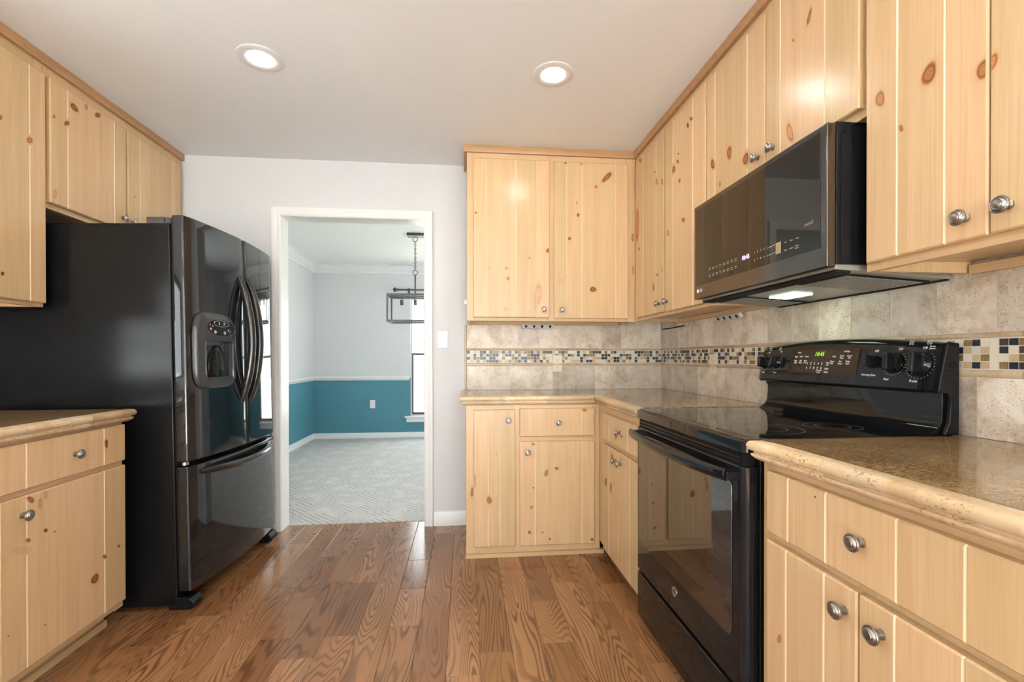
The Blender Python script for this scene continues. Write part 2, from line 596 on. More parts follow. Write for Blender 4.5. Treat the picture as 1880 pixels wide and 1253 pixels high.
KNOTS = {
    'tall_left': [(2.081, 2.028, (0.0143, 0.0068), (0.0001, 0.0134), 0.7), (1.961, 2.059, (0.0084, 0.0044), (0.0, 0.0105), 0.8), (1.966, 1.459, (0.0084, 0.0016), (0.0, 0.0084), 0.8)],
    'fr1': [(2.166, 2.187, (0.0052, 0.0028), (0.0, 0.0047), 0.9), (2.195, 2.185, (0.008, 0.0042), (0.0, 0.0083), 0.8), (2.3, 2.281, (0.0118, 0.014), (-0.0179, 0.0101), 1), (2.367, 2.32, (0.0095, 0.0051), (0.0001, 0.0154), 0.6), (2.435, 2.317, (0.0168, 0.0088), (0.0001, 0.0133), 1), (2.259, 2.188, (0.013, 0.0142), (-0.0064, 0.0048), 1), (2.198, 1.848, (0.0108, 0.0038), (0.0001, 0.0214), 0.4)],
    'fr2': [(2.634, 1.992, (0.008, 0.0028), (0.0, 0.0058), 0.8), (2.687, 2.008, (0.0062, 0.0022), (0.0, 0.0059), 0.5)],
    'ldrawer': [(1.979, 0.791, (0.0084, -0.0015), (0.0001, 0.0173), 1)],
    'ldoor': [(1.657, 0.666, (0.0079, 0.0027), (-0.0086, 0.0144), 0.8), (1.69, 0.642, (0.008, -0.0025), (0.0001, 0.0219), 0.45), (1.71, 0.667, (0.0082, -0.0024), (0.0001, 0.0185), 0.4), (1.71, 0.545, (0.0082, -0.003), (0.0, 0.0074), 0.8), (1.745, 0.528, (0.0032, -0.0012), (0.0, 0.0038), 0.8), (1.647, 0.536, (0.0085, -0.0033), (0.0, 0.0071), 0.8), (2.041, 0.357, (0.009, -0.0036), (0.0, 0.0067), 0.9), (1.967, 0.345, (0.0111, -0.0047), (0.0, 0.0075), 0.9), (1.917, 0.281, (0.0144, -0.0118), (0.0113, 0.0159), 0.9), (1.705, 0.225, (0.0041, -0.0023), (0.0, 0.0037), 0.6), (1.579, 0.264, (0.0034, -0.0021), (0.0, 0.0034), 0.6), (1.618, 0.514, (0.0253, -0.0105), (0.0, 0.0105), 0.25)],
    'ub1': [(0.067, 2.017, (0.0066, 0.0002), (-0.0, 0.0066), 0.8), (0.515, 1.797, (0.0137, 0.0003), (-0.0, 0.0135), 1), (0.398, 1.749, (0.0051, 0.0001), (-0.0, 0.005), 0.8), (0.255, 1.682, (0.0101, 0.0002), (-0.0, 0.01), 0.6), (0.265, 1.619, (0.0101, 0.0002), (-0.0, 0.0117), 0.7), (0.25, 1.434, (0.0101, 0.0001), (-0.0, 0.01), 0.4), (0.454, 1.528, (0.0204, -0.0007), (0.004, 0.0808), 0.4), (0.431, 1.477, (0.0102, 0.0001), (-0.0001, 0.0673), 0.35), (0.147, 1.686, (0.01, 0.0002), (-0.0, 0.01), 0.3)],
    'ub2': [(0.888, 2.265, (0.0128, -0.0111), (0.0286, 0.0311), 0.9), (0.819, 2.202, (0.0105, 0.0004), (-0.0, 0.0102), 0.7), (0.704, 2.022, (0.0104, 0.0003), (-0.0, 0.0102), 0.9), (0.697, 2.098, (0.0052, 0.0002), (-0.0, 0.0068), 0.6), (0.649, 1.874, (0.0103, 0.0003), (-0.0, 0.0102), 0.9), (0.799, 1.56, (0.0193, 0.0083), (-0.0068, 0.0156), 1), (0.594, 1.611, (0.0138, 0.0002), (-0.0, 0.0135), 0.3), (0.624, 2.342, (0.0069, 0.0003), (-0.0, 0.0068), 0.8), (0.724, 2.339, (0.0069, 0.0003), (-0.0, 0.0068), 0.6)],
    'uc1': [(2.704, 2.329, (-0.0261, -0.0111), (0.0001, 0.0132), 0.7), (2.491, 2.17, (-0.0111, -0.0045), (0.0, 0.0061), 0.8), (2.464, 2.108, (-0.0146, -0.0055), (0.0001, 0.0181), 0.6), (2.391, 2.079, (-0.0137, -0.0052), (0.0001, 0.0176), 0.7), (2.751, 1.953, (-0.027, -0.0078), (0.0007, 0.1141), 0.6), (2.723, 1.796, (-0.0132, -0.0031), (0.0001, 0.01), 0.7), (2.455, 1.591, (-0.0145, -0.0026), (0.0001, 0.009), 0.8), (2.385, 1.6, (-0.0137, -0.0026), (0.0, 0.0059), 0.9), (2.506, 1.53, (-0.0188, -0.0029), (0.0001, 0.0215), 0.7)],
    'uc2': [(2.207, 2.149, (-0.0088, -0.0039), (0.0, 0.0054), 0.8), (2.213, 2.112, (-0.0118, -0.005), (0.0001, 0.0109), 0.9), (2.256, 2.09, (-0.0181, -0.009), (-0.0096, 0.0178), 0.8), (2.192, 2.008, (-0.0116, -0.0044), (0.0001, 0.0108), 0.9), (2.322, 1.785, (-0.013, -0.0035), (0.0001, 0.0171), 0.6), (2.151, 1.802, (-0.0168, -0.005), (0.0001, 0.0106), 1), (2.075, 2.254, (-0.0131, -0.0067), (0.0, 0.0077), 1), (2.107, 2.239, (-0.0108, -0.0054), (0.0001, 0.013), 1)],
    'um1': [(1.887, 1.962, (-0.0153, -0.0064), (0.0001, 0.0234), 0.9), (1.761, 1.955, (-0.0191, -0.0095), (-0.0048, 0.0261), 0.85), (1.652, 1.884, (-0.0169, -0.0083), (-0.0043, 0.0248), 0.9), (1.829, 1.855, (-0.0082, -0.0031), (0.0001, 0.0114), 0.7)],
    'um2': [(1.33, 2.184, (-0.0066, -0.0061), (-0.0099, 0.0219), 0.8), (1.399, 2.159, (-0.005, -0.0034), (0.0, 0.0053), 0.7), (1.414, 1.867, (-0.0177, -0.0073), (0.0053, 0.0379), 0.5)],
    'un1': [(1.085, 1.793, (-0.014, -0.0078), (0.0001, 0.0237), 0.7), (0.96, 1.781, (-0.0132, -0.0152), (-0.0154, 0.019), 0.85), (1.027, 1.689, (-0.0056, -0.0028), (0.0, 0.0093), 0.8), (0.847, 1.722, (-0.0108, -0.0125), (-0.0111, 0.0191), 0.8)],
    'un2': [(0.834, 1.725, (-0.0087, -0.0103), (-0.0092, 0.0159), 0.7)],
    'nb_door1': [(1.044, 0.448, (-0.0078, 0.0047), (0.0001, 0.0119), 0.6)],
    'nb_drawer': [(0.93, 0.827, (-0.0023, 0.0007), (0.0, 0.0024), 0.7)],
    'bb1': [(0.136, 0.33, (0.0141, 0.0056), (-0.0084, 0.0201), 0.8), (0.176, 0.586, (0.0031, -0.0001), (-0.0, 0.0046), 0.6), (0.054, 0.438, (0.0061, -0.0002), (-0.0, 0.0429), 0.6)],
    'bbstile': [(0.039, 0.373, (0.0077, -0.0002), (-0.0, 0.0308), 0.8)],
    'bbdr': [(0.683, 0.832, (0.0128, -0.0001), (-0.0, 0.0094), 1)],
    'bb2': [(0.385, 0.642, (0.0094, -0.0002), (-0.0, 0.0093), 0.7), (0.461, 0.475, (0.0108, -0.0024), (0.0043, 0.0212), 0.7), (0.521, 0.5, (0.0126, -0.0003), (-0.0, 0.0078), 0.9), (0.386, 0.393, (0.0047, -0.0001), (-0.0, 0.0062), 0.7), (0.375, 0.283, (0.0094, -0.0003), (-0.0, 0.0093), 0.7), (0.364, 0.14, (0.0094, -0.0003), (-0.0, 0.0093), 0.8), (0.438, 0.137, (0.0063, -0.0002), (-0.0, 0.0062), 0.5), (0.481, 0.098, (0.0063, -0.0002), (-0.0, 0.0062), 0.8), (0.727, 0.085, (0.0096, -0.0004), (-0.0, 0.0094), 0.9)],
    'cbdr': [(2.256, 0.73, (-0.0168, 0.0029), (0.0001, 0.011), 0.9), (2.171, 0.749, (-0.0156, 0.0026), (0.0, 0.0066), 0.9)],
    'cbd': [(2.311, 0.613, (-0.0172, 0.0049), (0.0141, 0.019), 0.9), (2.424, 0.459, (-0.0242, 0.0065), (0.0001, 0.0206), 0.9), (2.338, 0.455, (-0.018, 0.005), (0.0002, 0.0256), 0.7), (2.06, 0.343, (-0.0141, 0.0052), (0.0001, 0.0176), 0.5)],
}

# ---------------------------------------------------------------- the room
BACK, RIGHT, LEFT, TOP, REAR = 3.14, 1.389, -2.11, 2.433, -2.62
DBACK, DRIGHT, DTOP, DNEAR = 6.675, 2.0, 2.44, 3.255


def structure(name, mb, mats, label, cat, **kw):
    return tag(mb.build(name, mats, **kw), label, cat, kind='structure')


# oak floor, board by board
mb = MB()
BW, Y1F = 0.125, 3.236
x = -0.194 - BW * 16
while x < RIGHT + 0.02:
    x0, x1 = max(x, LEFT), min(x + BW, RIGHT + 0.03)
    if x1 - x0 > 0.01:
        y = REAR - random.random() * 0.6
        while y < Y1F:
            L = random.choice((0.32, 0.45, 0.6, 0.75, 0.9, 1.15))
            ya, yb = max(y, REAR), min(y + L, Y1F)
            if Y1F - yb < 0.12:
                yb = Y1F
            if yb - ya > 0.02:
                c, e = 0.0024, 0.0015
                p = [(x0, ya, -e), (x1, ya, -e), (x1, yb, -e), (x0, yb, -e),
                     (x0 + c, ya + c, 0), (x1 - c, ya + c, 0), (x1 - c, yb - c, 0), (x0 + c, yb - c, 0)]
                mb.add(p, [(4, 5, 6, 7), (0, 1, 5, 4), (1, 2, 6, 5), (2, 3, 7, 6), (3, 0, 4, 7)], 0, random.random(), want=Vector((0, 0, 1)))
            y = yb if yb < Y1F else Y1F + 1
    x += BW
mb.box((LEFT - 0.1, REAR - 0.1, -0.05), (RIGHT + 0.1, Y1F, -0.0011), mat=1)
structure('floor', mb, [OAK, DARKGAP], 'glossy brown oak plank floor of the kitchen', 'floor')

mb = MB().box((LEFT - 0.1, Y1F, -0.05), (DRIGHT + 0.1, DBACK + 0.1, 0.004))
structure('floor_dining', mb, CARPET, 'pale grey carpet with a carved zigzag pattern beyond the doorway', 'carpet')

mb = MB().box((LEFT - 0.1, REAR - 0.1, TOP), (RIGHT + 0.1, 3.2, TOP + 0.1))
structure('ceiling', mb, CEIL, 'white textured kitchen ceiling with two round lamps', 'ceiling')
mb = MB().box((LEFT - 0.1, 3.2, DTOP), (DRIGHT + 0.1, DBACK + 0.1, DTOP + 0.1))
structure('ceiling_dining', mb, DCEIL, 'white dining room ceiling beyond the doorway', 'ceiling')

# doorway wall
DX0, DX1, DZ = -1.19, -0.272, 2.057
mb = MB()
mb.box((LEFT - 0.1, BACK, 0), (DX0 - 0.012, DNEAR, TOP + 0.05)).box((DX1 + 0.012, BACK, 0), (DRIGHT, DNEAR, TOP + 0.05))
mb.box((DX0 - 0.012, BACK, DZ + 0.012), (DX1 + 0.012, DNEAR, TOP + 0.05))
structure('wall_back', mb, WALL, 'light grey kitchen wall with the doorway in it', 'wall')


def holed_wall(mb, F, u0, u1, v1, holes, w0, w1, band=None):
    """a wall u0..u1 high v1 with one window hole (a, b, c, d); band: lower colour below that height"""
    (a, b, c, d), = holes
    for (p, q, r, s) in ((u0, a, 0, v1), (b, u1, 0, v1), (a, b, 0, c), (a, b, d, v1)):
        if band and r < band:
            mb.box((p, r, w0), (q, min(s, band), w1), F, 1)
            if s > band:
                mb.box((p, band, w0), (q, s, w1), F, 0)
        else:
            mb.box((p, r, w0), (q, s, w1), F, 0)


mb = MB()
holed_wall(mb, left_face(LEFT), REAR - 0.1, BACK, TOP + 0.05, [(0.35, 1.45, 0.98, 1.72)], -0.12, 0)
structure('wall_left', mb, WALL, 'light grey wall behind the refrigerator', 'wall')
mb = MB()
holed_wall(mb, right_face(RIGHT), REAR - 0.1, BACK, TOP + 0.05, [(-2.1, -0.5, 0.9, 2.1)], -0.12, 0)
structure('wall_right', mb, WALL, 'kitchen wall behind the range and the tiles', 'wall')
mb = MB()
holed_wall(mb, Frame((0, REAR, 0), (1, 0, 0), (0, 0, 1), (0, 1, 0)), LEFT - 0.1, RIGHT + 0.12, TOP + 0.05, [(-2.0, 1.28, 0.03, 2.33)], -0.12, 0)
structure('wall_rear', mb, WALL, 'light grey wall behind the viewer with an added wide glazed opening', 'wall')
RAIL = 0.85
W1 = (-0.775, 0.155, 0.305, 2.02)
mb = MB()
holed_wall(mb, back_face(DBACK), LEFT - 0.1, DRIGHT + 0.1, DTOP + 0.05, [W1], -0.12, 0, RAIL)
structure('wall_dining_back', mb, [WALL, TEAL], 'far dining room wall, white above and teal below the rail', 'wall')
mb = MB().box((LEFT - 0.12, DNEAR, RAIL), (LEFT, DBACK, DTOP + 0.05)).box((LEFT - 0.12, DNEAR, 0), (LEFT, DBACK, RAIL), mat=1)
structure('wall_dining_left', mb, [WALL, TEAL], 'dining room side wall, white above and teal below the rail', 'wall')
mb = MB()
holed_wall(mb, right_face(DRIGHT), DNEAR, DBACK + 0.1, DTOP + 0.05, [(3.6, 5.5, 0.4, 2.15)], -0.12, 0, RAIL)
structure('wall_dining_right', mb, [WALL, TEAL], 'dining room wall hidden behind the kitchen tiles', 'wall')


# windows
def window(name, F, u0, u1, v0, v1, label, mid=True, sill=True):
    t = thing(name, F((u0 + u1) / 2, v0, 0), label, 'window', kind='structure')
    b = 0.02
    fr = MB()
    fr.box((u0, v0, -0.10), (u0 + b, v1, -0.04), F).box((u1 - b, v0, -0.10), (u1, v1, -0.04), F)
    fr.box((u0 + b, v0, -0.10), (u1 - b, v0 + b, -0.04), F).box((u0 + b, v1 - 0.055, -0.10), (u1 - b, v1, -0.04), F)
    fr.build('frame', WFRAME if not mid else WLIGHT, t, 0.003)
    vm = v0 + (v1 - v0) * 0.516
    if mid:
        MB().box((u0 + b, vm - 0.015, -0.09), (u1 - b, vm + 0.015, -0.045), F).build('meeting_rail', WFRAME, t, 0.003)
    if mid:
        ls = MB().box((u0 + b, v0 + b, -0.068), (u0 + b + 0.022, vm - 0.015, -0.044), F).box((u1 - b - 0.022, v0 + b, -0.068), (u1 - b, vm - 0.015, -0.044), F)
        ls.box((u0 + b + 0.022, v0 + b, -0.068), (u1 - b - 0.022, v0 + b + 0.03, -0.044), F)
        ls.build('lower_sash', WFRAME, t, 0.002)
    MB().box((u0 + b, v0 + b, -0.075), (u1 - b, v1 - 0.055, -0.071), F).build('glass_pane', GLASS, t)
    if sill:
        s = MB().box((u0 - 0.075, v0 - 0.02, -0.04), (u1 + 0.075, v0 + 0.004, 0.055), F)
        s.box((u0 - 0.055, v0 - 0.085, 0), (u1 + 0.055, v0 - 0.02, 0.016), F)
        s.build('sill', TRIM, t, 0.004)
    return t


window('window_1', back_face(DBACK), *W1, 'tall bronze-framed window at the end of the dining room')
window('window_2', left_face(LEFT), 0.35, 1.45, 0.98, 1.72, 'kitchen window over the counter beside the viewer', False)
window('added_window_3', Frame((0, REAR, 0), (1, 0, 0), (0, 0, 1), (0, 1, 0)), -2.0, 1.28, 0.03, 2.33, 'added wide glazed opening behind the viewer, for daylight', False, False)  # unseen opening, added to bring daylight in from the rear
window('added_window_4', right_face(DRIGHT), 3.6, 5.5, 0.4, 2.15, 'added dining room side window for daylight, out of sight beyond the tiles')  # unseen window, added to brighten the dining room

window('added_window_5', right_face(RIGHT), -2.1, -0.5, 0.9, 2.1, 'added window in the range wall behind the viewer, lights the cabinets', False)  # unseen window, added to light the refrigerator-side cabinets

# lawn and added bounce patio outside
BOUNCE_PATIO = speckle('bounce_patio_concrete', (0.52, 0.525, 0.53), (0.62, 0.625, 0.63), 0.9, 6.0)
LAWN = speckle('dry_lawn', (0.24, 0.23, 0.17), (0.36, 0.35, 0.28), 0.9, 6.0)
lawn = MB().box((-30, 6.9, -0.4), (30, 60, -0.35)).build('lawn', LAWN)
tag(lawn, 'pale lawn outside the tall dining room window', 'lawn', kind='structure')
lawn = MB().box((-30, -40, -0.4), (30, -2.9, -0.35)).box((2.3, -2.9, -0.4), (30, 6.9, -0.35)).build('bounce_patio', BOUNCE_PATIO)  # ground added to bounce sunlight up to the ceilings
tag(lawn, 'pale concrete ground added outside the added glazed opening to bounce sunlight indoors', 'bounce_patio', kind='structure')

# trim: baseboards, casing, chair rails, dining crown
BASEP = [(0, 0), (0.016, 0), (0.016, 0.068), (0.013, 0.078), (0.013, 0.083), (0.008, 0.094), (0, 0.098)]
mb = MB().molding([(DX1 + 0.062, BACK), (0.008, BACK)], BASEP)
structure('baseboard_back', mb, TRIM, 'short white baseboard between the doorway and the base cabinet', 'baseboard')
mb = MB().molding([(LEFT, DNEAR), (LEFT, DBACK), (DRIGHT, DBACK)], [(o, h * 0.78 + 0.002) for o, h in BASEP])
structure('baseboard_dining', mb, TRIM, 'white baseboard around the teal dining room walls', 'baseboard')
mb = MB().molding([(LEFT, DNEAR), (LEFT, DBACK), (W1[0] - 0.01, DBACK)],
                  [(0, 0.818), (0.010, 0.818), (0.014, 0.832), (0.026, 0.842), (0.026, 0.852), (0.014, 0.860), (0.012, 0.872), (0, 0.876)])
structure('trim_1', mb, TRIM, 'white chair rail between white and teal paint in the dining room', 'chair rail')
mb = MB().molding([(LEFT, DNEAR), (LEFT, DBACK), (DRIGHT, DBACK)],
                  [(0, 2.33), (0.012, 2.33), (0.016, 2.35), (0.030, 2.362), (0.065, 2.41), (0.07, 2.425), (0.085, 2.43), (0.085, DTOP), (0, DTOP)])
structure('trim_2', mb, TRIM, 'white crown moulding along the dining room ceiling', 'crown moulding')
FB = back_face(BACK)
CASP = [(0, 0), (0, 0.012), (0.008, 0.016), (0.022, 0.013), (0.03, 0.015), (0.048, 0.021), (0.056, 0.021), (0.058, 0.0)]
cas = MB().molding([(DX1, 0.0), (DX1, DZ), (DX0, DZ), (DX0, 0.0)], CASP, FB)
t = thing('trim_3', (DX0, BACK, 0), 'white door casing around the opening to the dining room', 'door casing', kind='structure')
cas.build('casing', TRIM, t)
jb = MB().box((DX0 - 0.012, BACK - 0.001, 0), (DX0, DNEAR + 0.001, DZ)).box((DX1, BACK - 0.001, 0), (DX1 + 0.012, DNEAR + 0.001, DZ))
jb.box((DX0 - 0.012, BACK - 0.001, DZ), (DX1 + 0.012, DNEAR + 0.001, DZ + 0.012))
jb.build('jamb', TRIM, t, 0.001)

# ---------------------------------------------------------------- recessed lamps


def ceiling_lamp(x, y, label):
    t = thing('ceiling_lamp', (x, y, TOP), label, 'ceiling lamp', 'recessed lamps in the kitchen ceiling')
    F = Frame((x, y, TOP), (1, 0, 0), (0, -1, 0), (0, 0, -1))
    MB().lathe([(0.053, 0.0), (0.053, 0.0025), (0.060, 0.005), (0.086, 0.006), (0.093, 0.003), (0.093, 0.0)], F, 40).build('trim_ring', TRIM, t)
    MB().lathe([(0.0, 0.0), (0.055, 0.0), (0.055, 0.0030), (0.0, 0.0045)], F, 32).build('lens', LENS, t)


ceiling_lamp(-0.88, 2.10, 'recessed ceiling lamp nearer the refrigerator')
ceiling_lamp(0.405, 2.09, 'recessed ceiling lamp nearer the microwave')
for (x, y, w) in ((-0.88, 0.55, 'sink window'), (0.405, 0.55, 'range'), (-0.88, -1.0, 'added glazed opening and the sink side'), (0.405, -1.0, 'added glazed opening and the range side')):  # lamps added out of view to brighten the kitchen
    ceiling_lamp(x, y, 'added recessed ceiling lamp behind the viewer towards the ' + w)

# ---------------------------------------------------------------- cabinet parts


def slab(mb, F, u0, u1, v0, v1, t, grooves=(), knots=(), mat=0, gmat=1, c=0.0035, hw=0.0030, d=0.0026):
    """a door or drawer front of tongue-and-groove boards, front face out along w"""
    cols = [(u0, t - c), (u0 + c, t)]
    own = [0, 0]
    for g in sorted(grooves):
        cols += [(g - hw, t), (g, t - d), (g + hw, t)]
        own += [own[-1], own[-1], own[-1] + 1]
    cols += [(u1 - c, t), (u1, t - c)]
    own += [own[-1]] * 2
    tones = [random.random() for _ in range(len(grooves) + 1)]
    rows = [(v0, c), (v0 + c, 0), (v1 - c, 0), (v1, c)]
    n = len(cols)
    for i in range(n - 1):
        p, f = [], []
        for v, dc in rows:
            for j in (i, i + 1):
                p.append(F(cols[j][0], v, cols[j][1] - (dc if 0 < j < n - 1 else 0)))
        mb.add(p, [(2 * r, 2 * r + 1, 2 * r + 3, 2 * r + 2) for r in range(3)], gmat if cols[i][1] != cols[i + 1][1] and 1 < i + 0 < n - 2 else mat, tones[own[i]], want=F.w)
    # edges and back
    e = t - c
    q = [(u0, v0), (u1, v0), (u1, v1), (u0, v1)]
    nrm = [F.v * -1, F.u, F.v, F.u * -1]
    for i in range(4):
        a, b = q[i], q[(i + 1) % 4]
        mb.add([F(*a, e), F(*b, e), F(*b, 0), F(*a, 0)], [(0, 1, 2, 3)], mat, tones[0], want=nrm[i])
    mb.add([F(*a, 0) for a in q], [(0, 1, 2, 3)], mat, tones[0], want=F.w * -1)
    for q, (u, v, ka, kb, s) in enumerate(knots):
        k = sum(1 for g in grooves if g < u)
        add_knot(mb, F, u, v, ka, kb, s, t + 0.0003 + 0.00012 * q, tones[k], mat, (u0 + 0.004, u1 - 0.004, v0 + 0.004, v1 - 0.004))
    return mb


def add_knot(mb, F, u, v, a, b, s, w, tone, mat=0, lim=None):
    """an oval knot laid just on the board; a and b are its half axes in the face"""
    n = 18
    la, lb = math.hypot(*a), math.hypot(*b)
    ka, kb = max(0.9, 0.0028 / max(la, 1e-6)), max(0.9, 0.0028 / max(lb, 1e-6))
    ringsk = [(0.0, 0.50), (0.30, 0.66), (0.52, 0.56), (0.74, 0.98), (0.92, 0.62), (1.15, 0.20), (1.8, 0.0)]
    if max(la, lb) < 0.009:
        ringsk = [(0.0, 1.0), (0.5, 1.0), (0.85, 0.75), (1.15, 0.2), (1.7, 0.0)]
    ph = random.random() * 6
    p, kv, f = [], [], []
    for i, (r, k) in enumerate(ringsk):
        for j in range(n):
            q = 2 * math.pi * j / n
            wob = 1 + 0.09 * math.sin(2 * q + ph + i * 0.4) + 0.06 * math.sin(3 * q + ph * 2)
            x, y = r * wob * ka * math.cos(q), r * wob * kb * math.sin(q)
            x, y = u + x * a[0] + y * b[0], v + x * a[1] + y * b[1]
            if lim:
                x, y = min(max(x, lim[0]), lim[1]), min(max(y, lim[2]), lim[3])
            p.append(F(x, y, w))
            kv.append(k * s)
        if i:
            a0, b0 = (i - 1) * n, i * n
            f += [(a0 + j, a0 + (j + 1) % n, b0 + (j + 1) % n, b0 + j) for j in range(n)]
    mb.add(p, f, mat, tone, knot=kv, want=F.w)


KNOBP = [(0.0, 0.0), (0.0095, 0.0), (0.0095, 0.003), (0.0060, 0.0055), (0.0052, 0.010), (0.0060, 0.0145), (0.0125, 0.0175), (0.0172, 0.0205),
         (0.0176, 0.0225), (0.0166, 0.0245), (0.0148, 0.0250), (0.0138, 0.0243), (0.0128, 0.0258), (0.0100, 0.0282), (0.0085, 0.0280),
         (0.0080, 0.0292), (0.0040, 0.0302), (0.0, 0.0305)]


def knob(F, u, v, w, parent):
    G = Frame(F(u, v, w), F.u, F.v, F.w)
    return MB().lathe(KNOBP, G, 28).build('knob', PEWTER, parent, origin=G.o, sharp=40)


DT = 0.02


def front(name, F, u0, u1, v0, v1, parent, grooves=(), knots=None, kn=None):
    ks = KNOTS[knots] if isinstance(knots, str) else (knots or [])
    mb = MB()
    slab(mb, F, u0, u1, v0, v1, DT, grooves, ks)
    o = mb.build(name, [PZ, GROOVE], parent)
    if kn:
        knob(F, kn[0], kn[1], DT, o)
    return o


def carcass(F, u0, u1, v0, v1, depth, stiles, rails, parent, horiz, toe=0.0, under=0.0, extra=None):
    """box of a cabinet behind its face frame; stiles: (a, b), rails: (a, b, c, d); depth behind the frame face"""
    mb = MB()
    T = 0.019
    vb = v0 + toe
    mb.box((u0, vb + under, -depth), (u1, v1, -T), F, 0)
    if under:
        mb.box((u0, v0, -depth), (u0 + T, vb + under, -T), F, 0).box((u1 - T, v0, -depth), (u1, vb + under, -T), F, 0)
    if toe:
        mb.box((u0 + 0.0, v0, -depth), (u1, vb, -0.075), F, 0)
    for a, b in stiles:
        mb.box((a, vb, -T), (b, v1, 0), F, 0)
    for a, b, c, d in rails:
        mb.box((a, c, -T), (b, d, -0.0004), F, 1)
    if extra:
        extra(mb)
    return mb.build('cabinet_frame', [PZ, PINE[horiz]], parent, 0.0012, 1)


# ---------------------------------------------------------------- base cabinets
FY, FX, LX = 2.607, 0.7776, -1.44      # faces of the back, range-side and refrigerator-side base runs
CT = 0.914
BT = 0.8635                             # cabinet top
TX = 1.379                             # tile face on the range wall

F = back_face(FY)
t = thing('base_cabinet', (0.4, FY, 0), 'pale pine base cabinet beside the doorway, with a narrow door and a drawer', 'cabinet', 'pine base cabinets')


def bb_extra(mb):
    # shoe moulding at the floor and the knot in the end stile
    mb.box((0.003, 0.0, -0.02), (0.80, 0.022, 0.012), F, 1)
    mb.box((0.003, 0.022, -0.02), (0.78, 0.060, -0.004), F, 1)
    for k in KNOTS['bbstile']:
        add_knot(mb, F, *k, 0.0006, 0.4)


carcass(F, 0.006, FX, 0, BT, BACK - FY - 0.003, [(0.006, 0.055), (0.276, 0.316), (0.735, FX)],
        [(0.055, 0.276, 0.836, BT), (0.316, 0.735, 0.836, BT), (0.316, 0.735, 0.652, 0.690), (0.055, 0.276, 0.03, 0.07), (0.316, 0.735, 0.03, 0.07)],
        t, 'X', toe=0.03, extra=bb_extra)
front('door', F, 0.048, 0.283, 0.065, 0.838, t, (0.131, 0.197), 'bb1', (0.244, 0.779))
front('drawer', F, 0.309, 0.741, 0.684, 0.842, t, (0.664,), 'bbdr', (0.529, 0.763))
front('door', F, 0.309, 0.742, 0.063, 0.655, t, (0.396, 0.667), 'bb2', (0.352, 0.596))

F = right_face(FX)
t = thing('base_cabinet', (FX, 2.27, 0), 'pine corner base cabinet between the back run and the range', 'cabinet', 'pine base cabinets')
carcass(F, 1.945, FY - 0.001, 0, BT, TX - FX - 0.004, [(1.945, 1.99), (2.455, FY - 0.001)],
        [(1.99, 2.455, 0.825, BT), (1.99, 2.455, 0.655, 0.69), (1.99, 2.455, 0.075, 0.11)], t, 'Y', toe=0.07)
front('drawer', F, 1.965, 2.475, 0.684, 0.828, t, (2.095, 2.37), 'cbdr', (2.197, 0.762))
front('door', F, 2.222, 2.475, 0.08, 0.660, t, (2.37,), 'cbd', (2.256, 0.612))
front('door', F, 1.965, 2.217, 0.08, 0.660, t, (2.06,), None, (2.183, 0.612))

t = thing('base_cabinet', (FX, 0.8, 0), 'pine base cabinet in the foreground beside the range, wide drawer over two doors', 'cabinet', 'pine base cabinets')
carcass(F, 0.45, 1.132, 0, BT, TX - FX - 0.004, [(0.45, 0.52), (0.80, 0.845), (1.085, 1.132)],
        [(0.52, 1.085, 0.84, BT), (0.52, 1.085, 0.655, 0.69), (0.52, 1.085, 0.075, 0.11)], t, 'Y', toe=0.07)
front('drawer', F, 0.50, 1.094, 0.692, 0.845, t, (0.628, 0.741, 0.902, 1.016), 'nb_drawer', (0.812, 0.775))
front('door', F, 0.824, 1.094, 0.08, 0.672, t, (0.906, 1.022), 'nb_door1', (0.853, 0.623))
front('door', F, 0.50, 0.820, 0.08, 0.672, t, (0.631, 0.744), None, (0.770, 0.623))

F = left_face(LX)
t = thing('base_cabinet', (LX, 1.6, 0), 'pine base cabinet beside the refrigerator, knotty door under a single drawer', 'cabinet', 'pine base cabinets')


def lb_extra(mb):
    mb.box((0.98, 0.0, -0.10), (2.092, 0.03, -0.062), F, 1)


carcass(F, 0.98, 2.092, 0, BT, LX - LEFT - 0.004, [(0.98, 1.03), (1.52, 1.57), (2.045, 2.092)],
        [(1.03, 1.52, 0.852, BT), (1.57, 2.045, 0.852, BT), (1.03, 1.52, 0.68, 0.71), (1.57, 2.045, 0.68, 0.71), (1.03, 1.52, 0.09, 0.13), (1.57, 2.045, 0.09, 0.13)],
        t, 'Y', toe=0.085, extra=lb_extra)
front('drawer', F, 1.555, 2.082, 0.704, 0.854, t, (1.642, 1.967), 'ldrawer', (1.83, 0.780))
front('door', F, 1.555, 2.082, 0.118, 0.684, t, (1.642, 1.967), 'ldoor', (1.627, 0.624))
front('drawer', F, 1.01, 1.535, 0.704, 0.854, t, (1.12, 1.40), None, (1.27, 0.780))
front('door', F, 1.01, 1.535, 0.118, 0.684, t, (1.12, 1.40), None, (1.46, 0.624))

# ---------------------------------------------------------------- worktops
EDGEP = [(-0.045, CT), (-0.014, CT + 0.001), (-0.006, CT - 0.001), (-0.0015, CT - 0.006), (0.0, CT - 0.013), (-0.0015, CT - 0.020), (-0.006, CT - 0.025),
         (-0.013, CT - 0.027), (-0.013, CT - 0.031), (-0.008, CT - 0.033), (-0.0075, CT - 0.037), (-0.012, CT - 0.042), (-0.017, CT - 0.046), (-0.022, CT - 0.049),
         (-0.045, CT - 0.049)]


def worktop(label, loc, outline, edge, group='stone worktops'):
    t = thing('countertop', loc, label, 'countertop', group)
    MB().prism(outline, 0.8652, CT - 0.0005).build('slab', STONE, t)
    MB().molding(edge, EDGEP, split=0.23, tones=True).build('bullnose_edge', EDGE, t, sharp=50)[ 'label'] = 'rounded travertine edge with small pits'
    return t


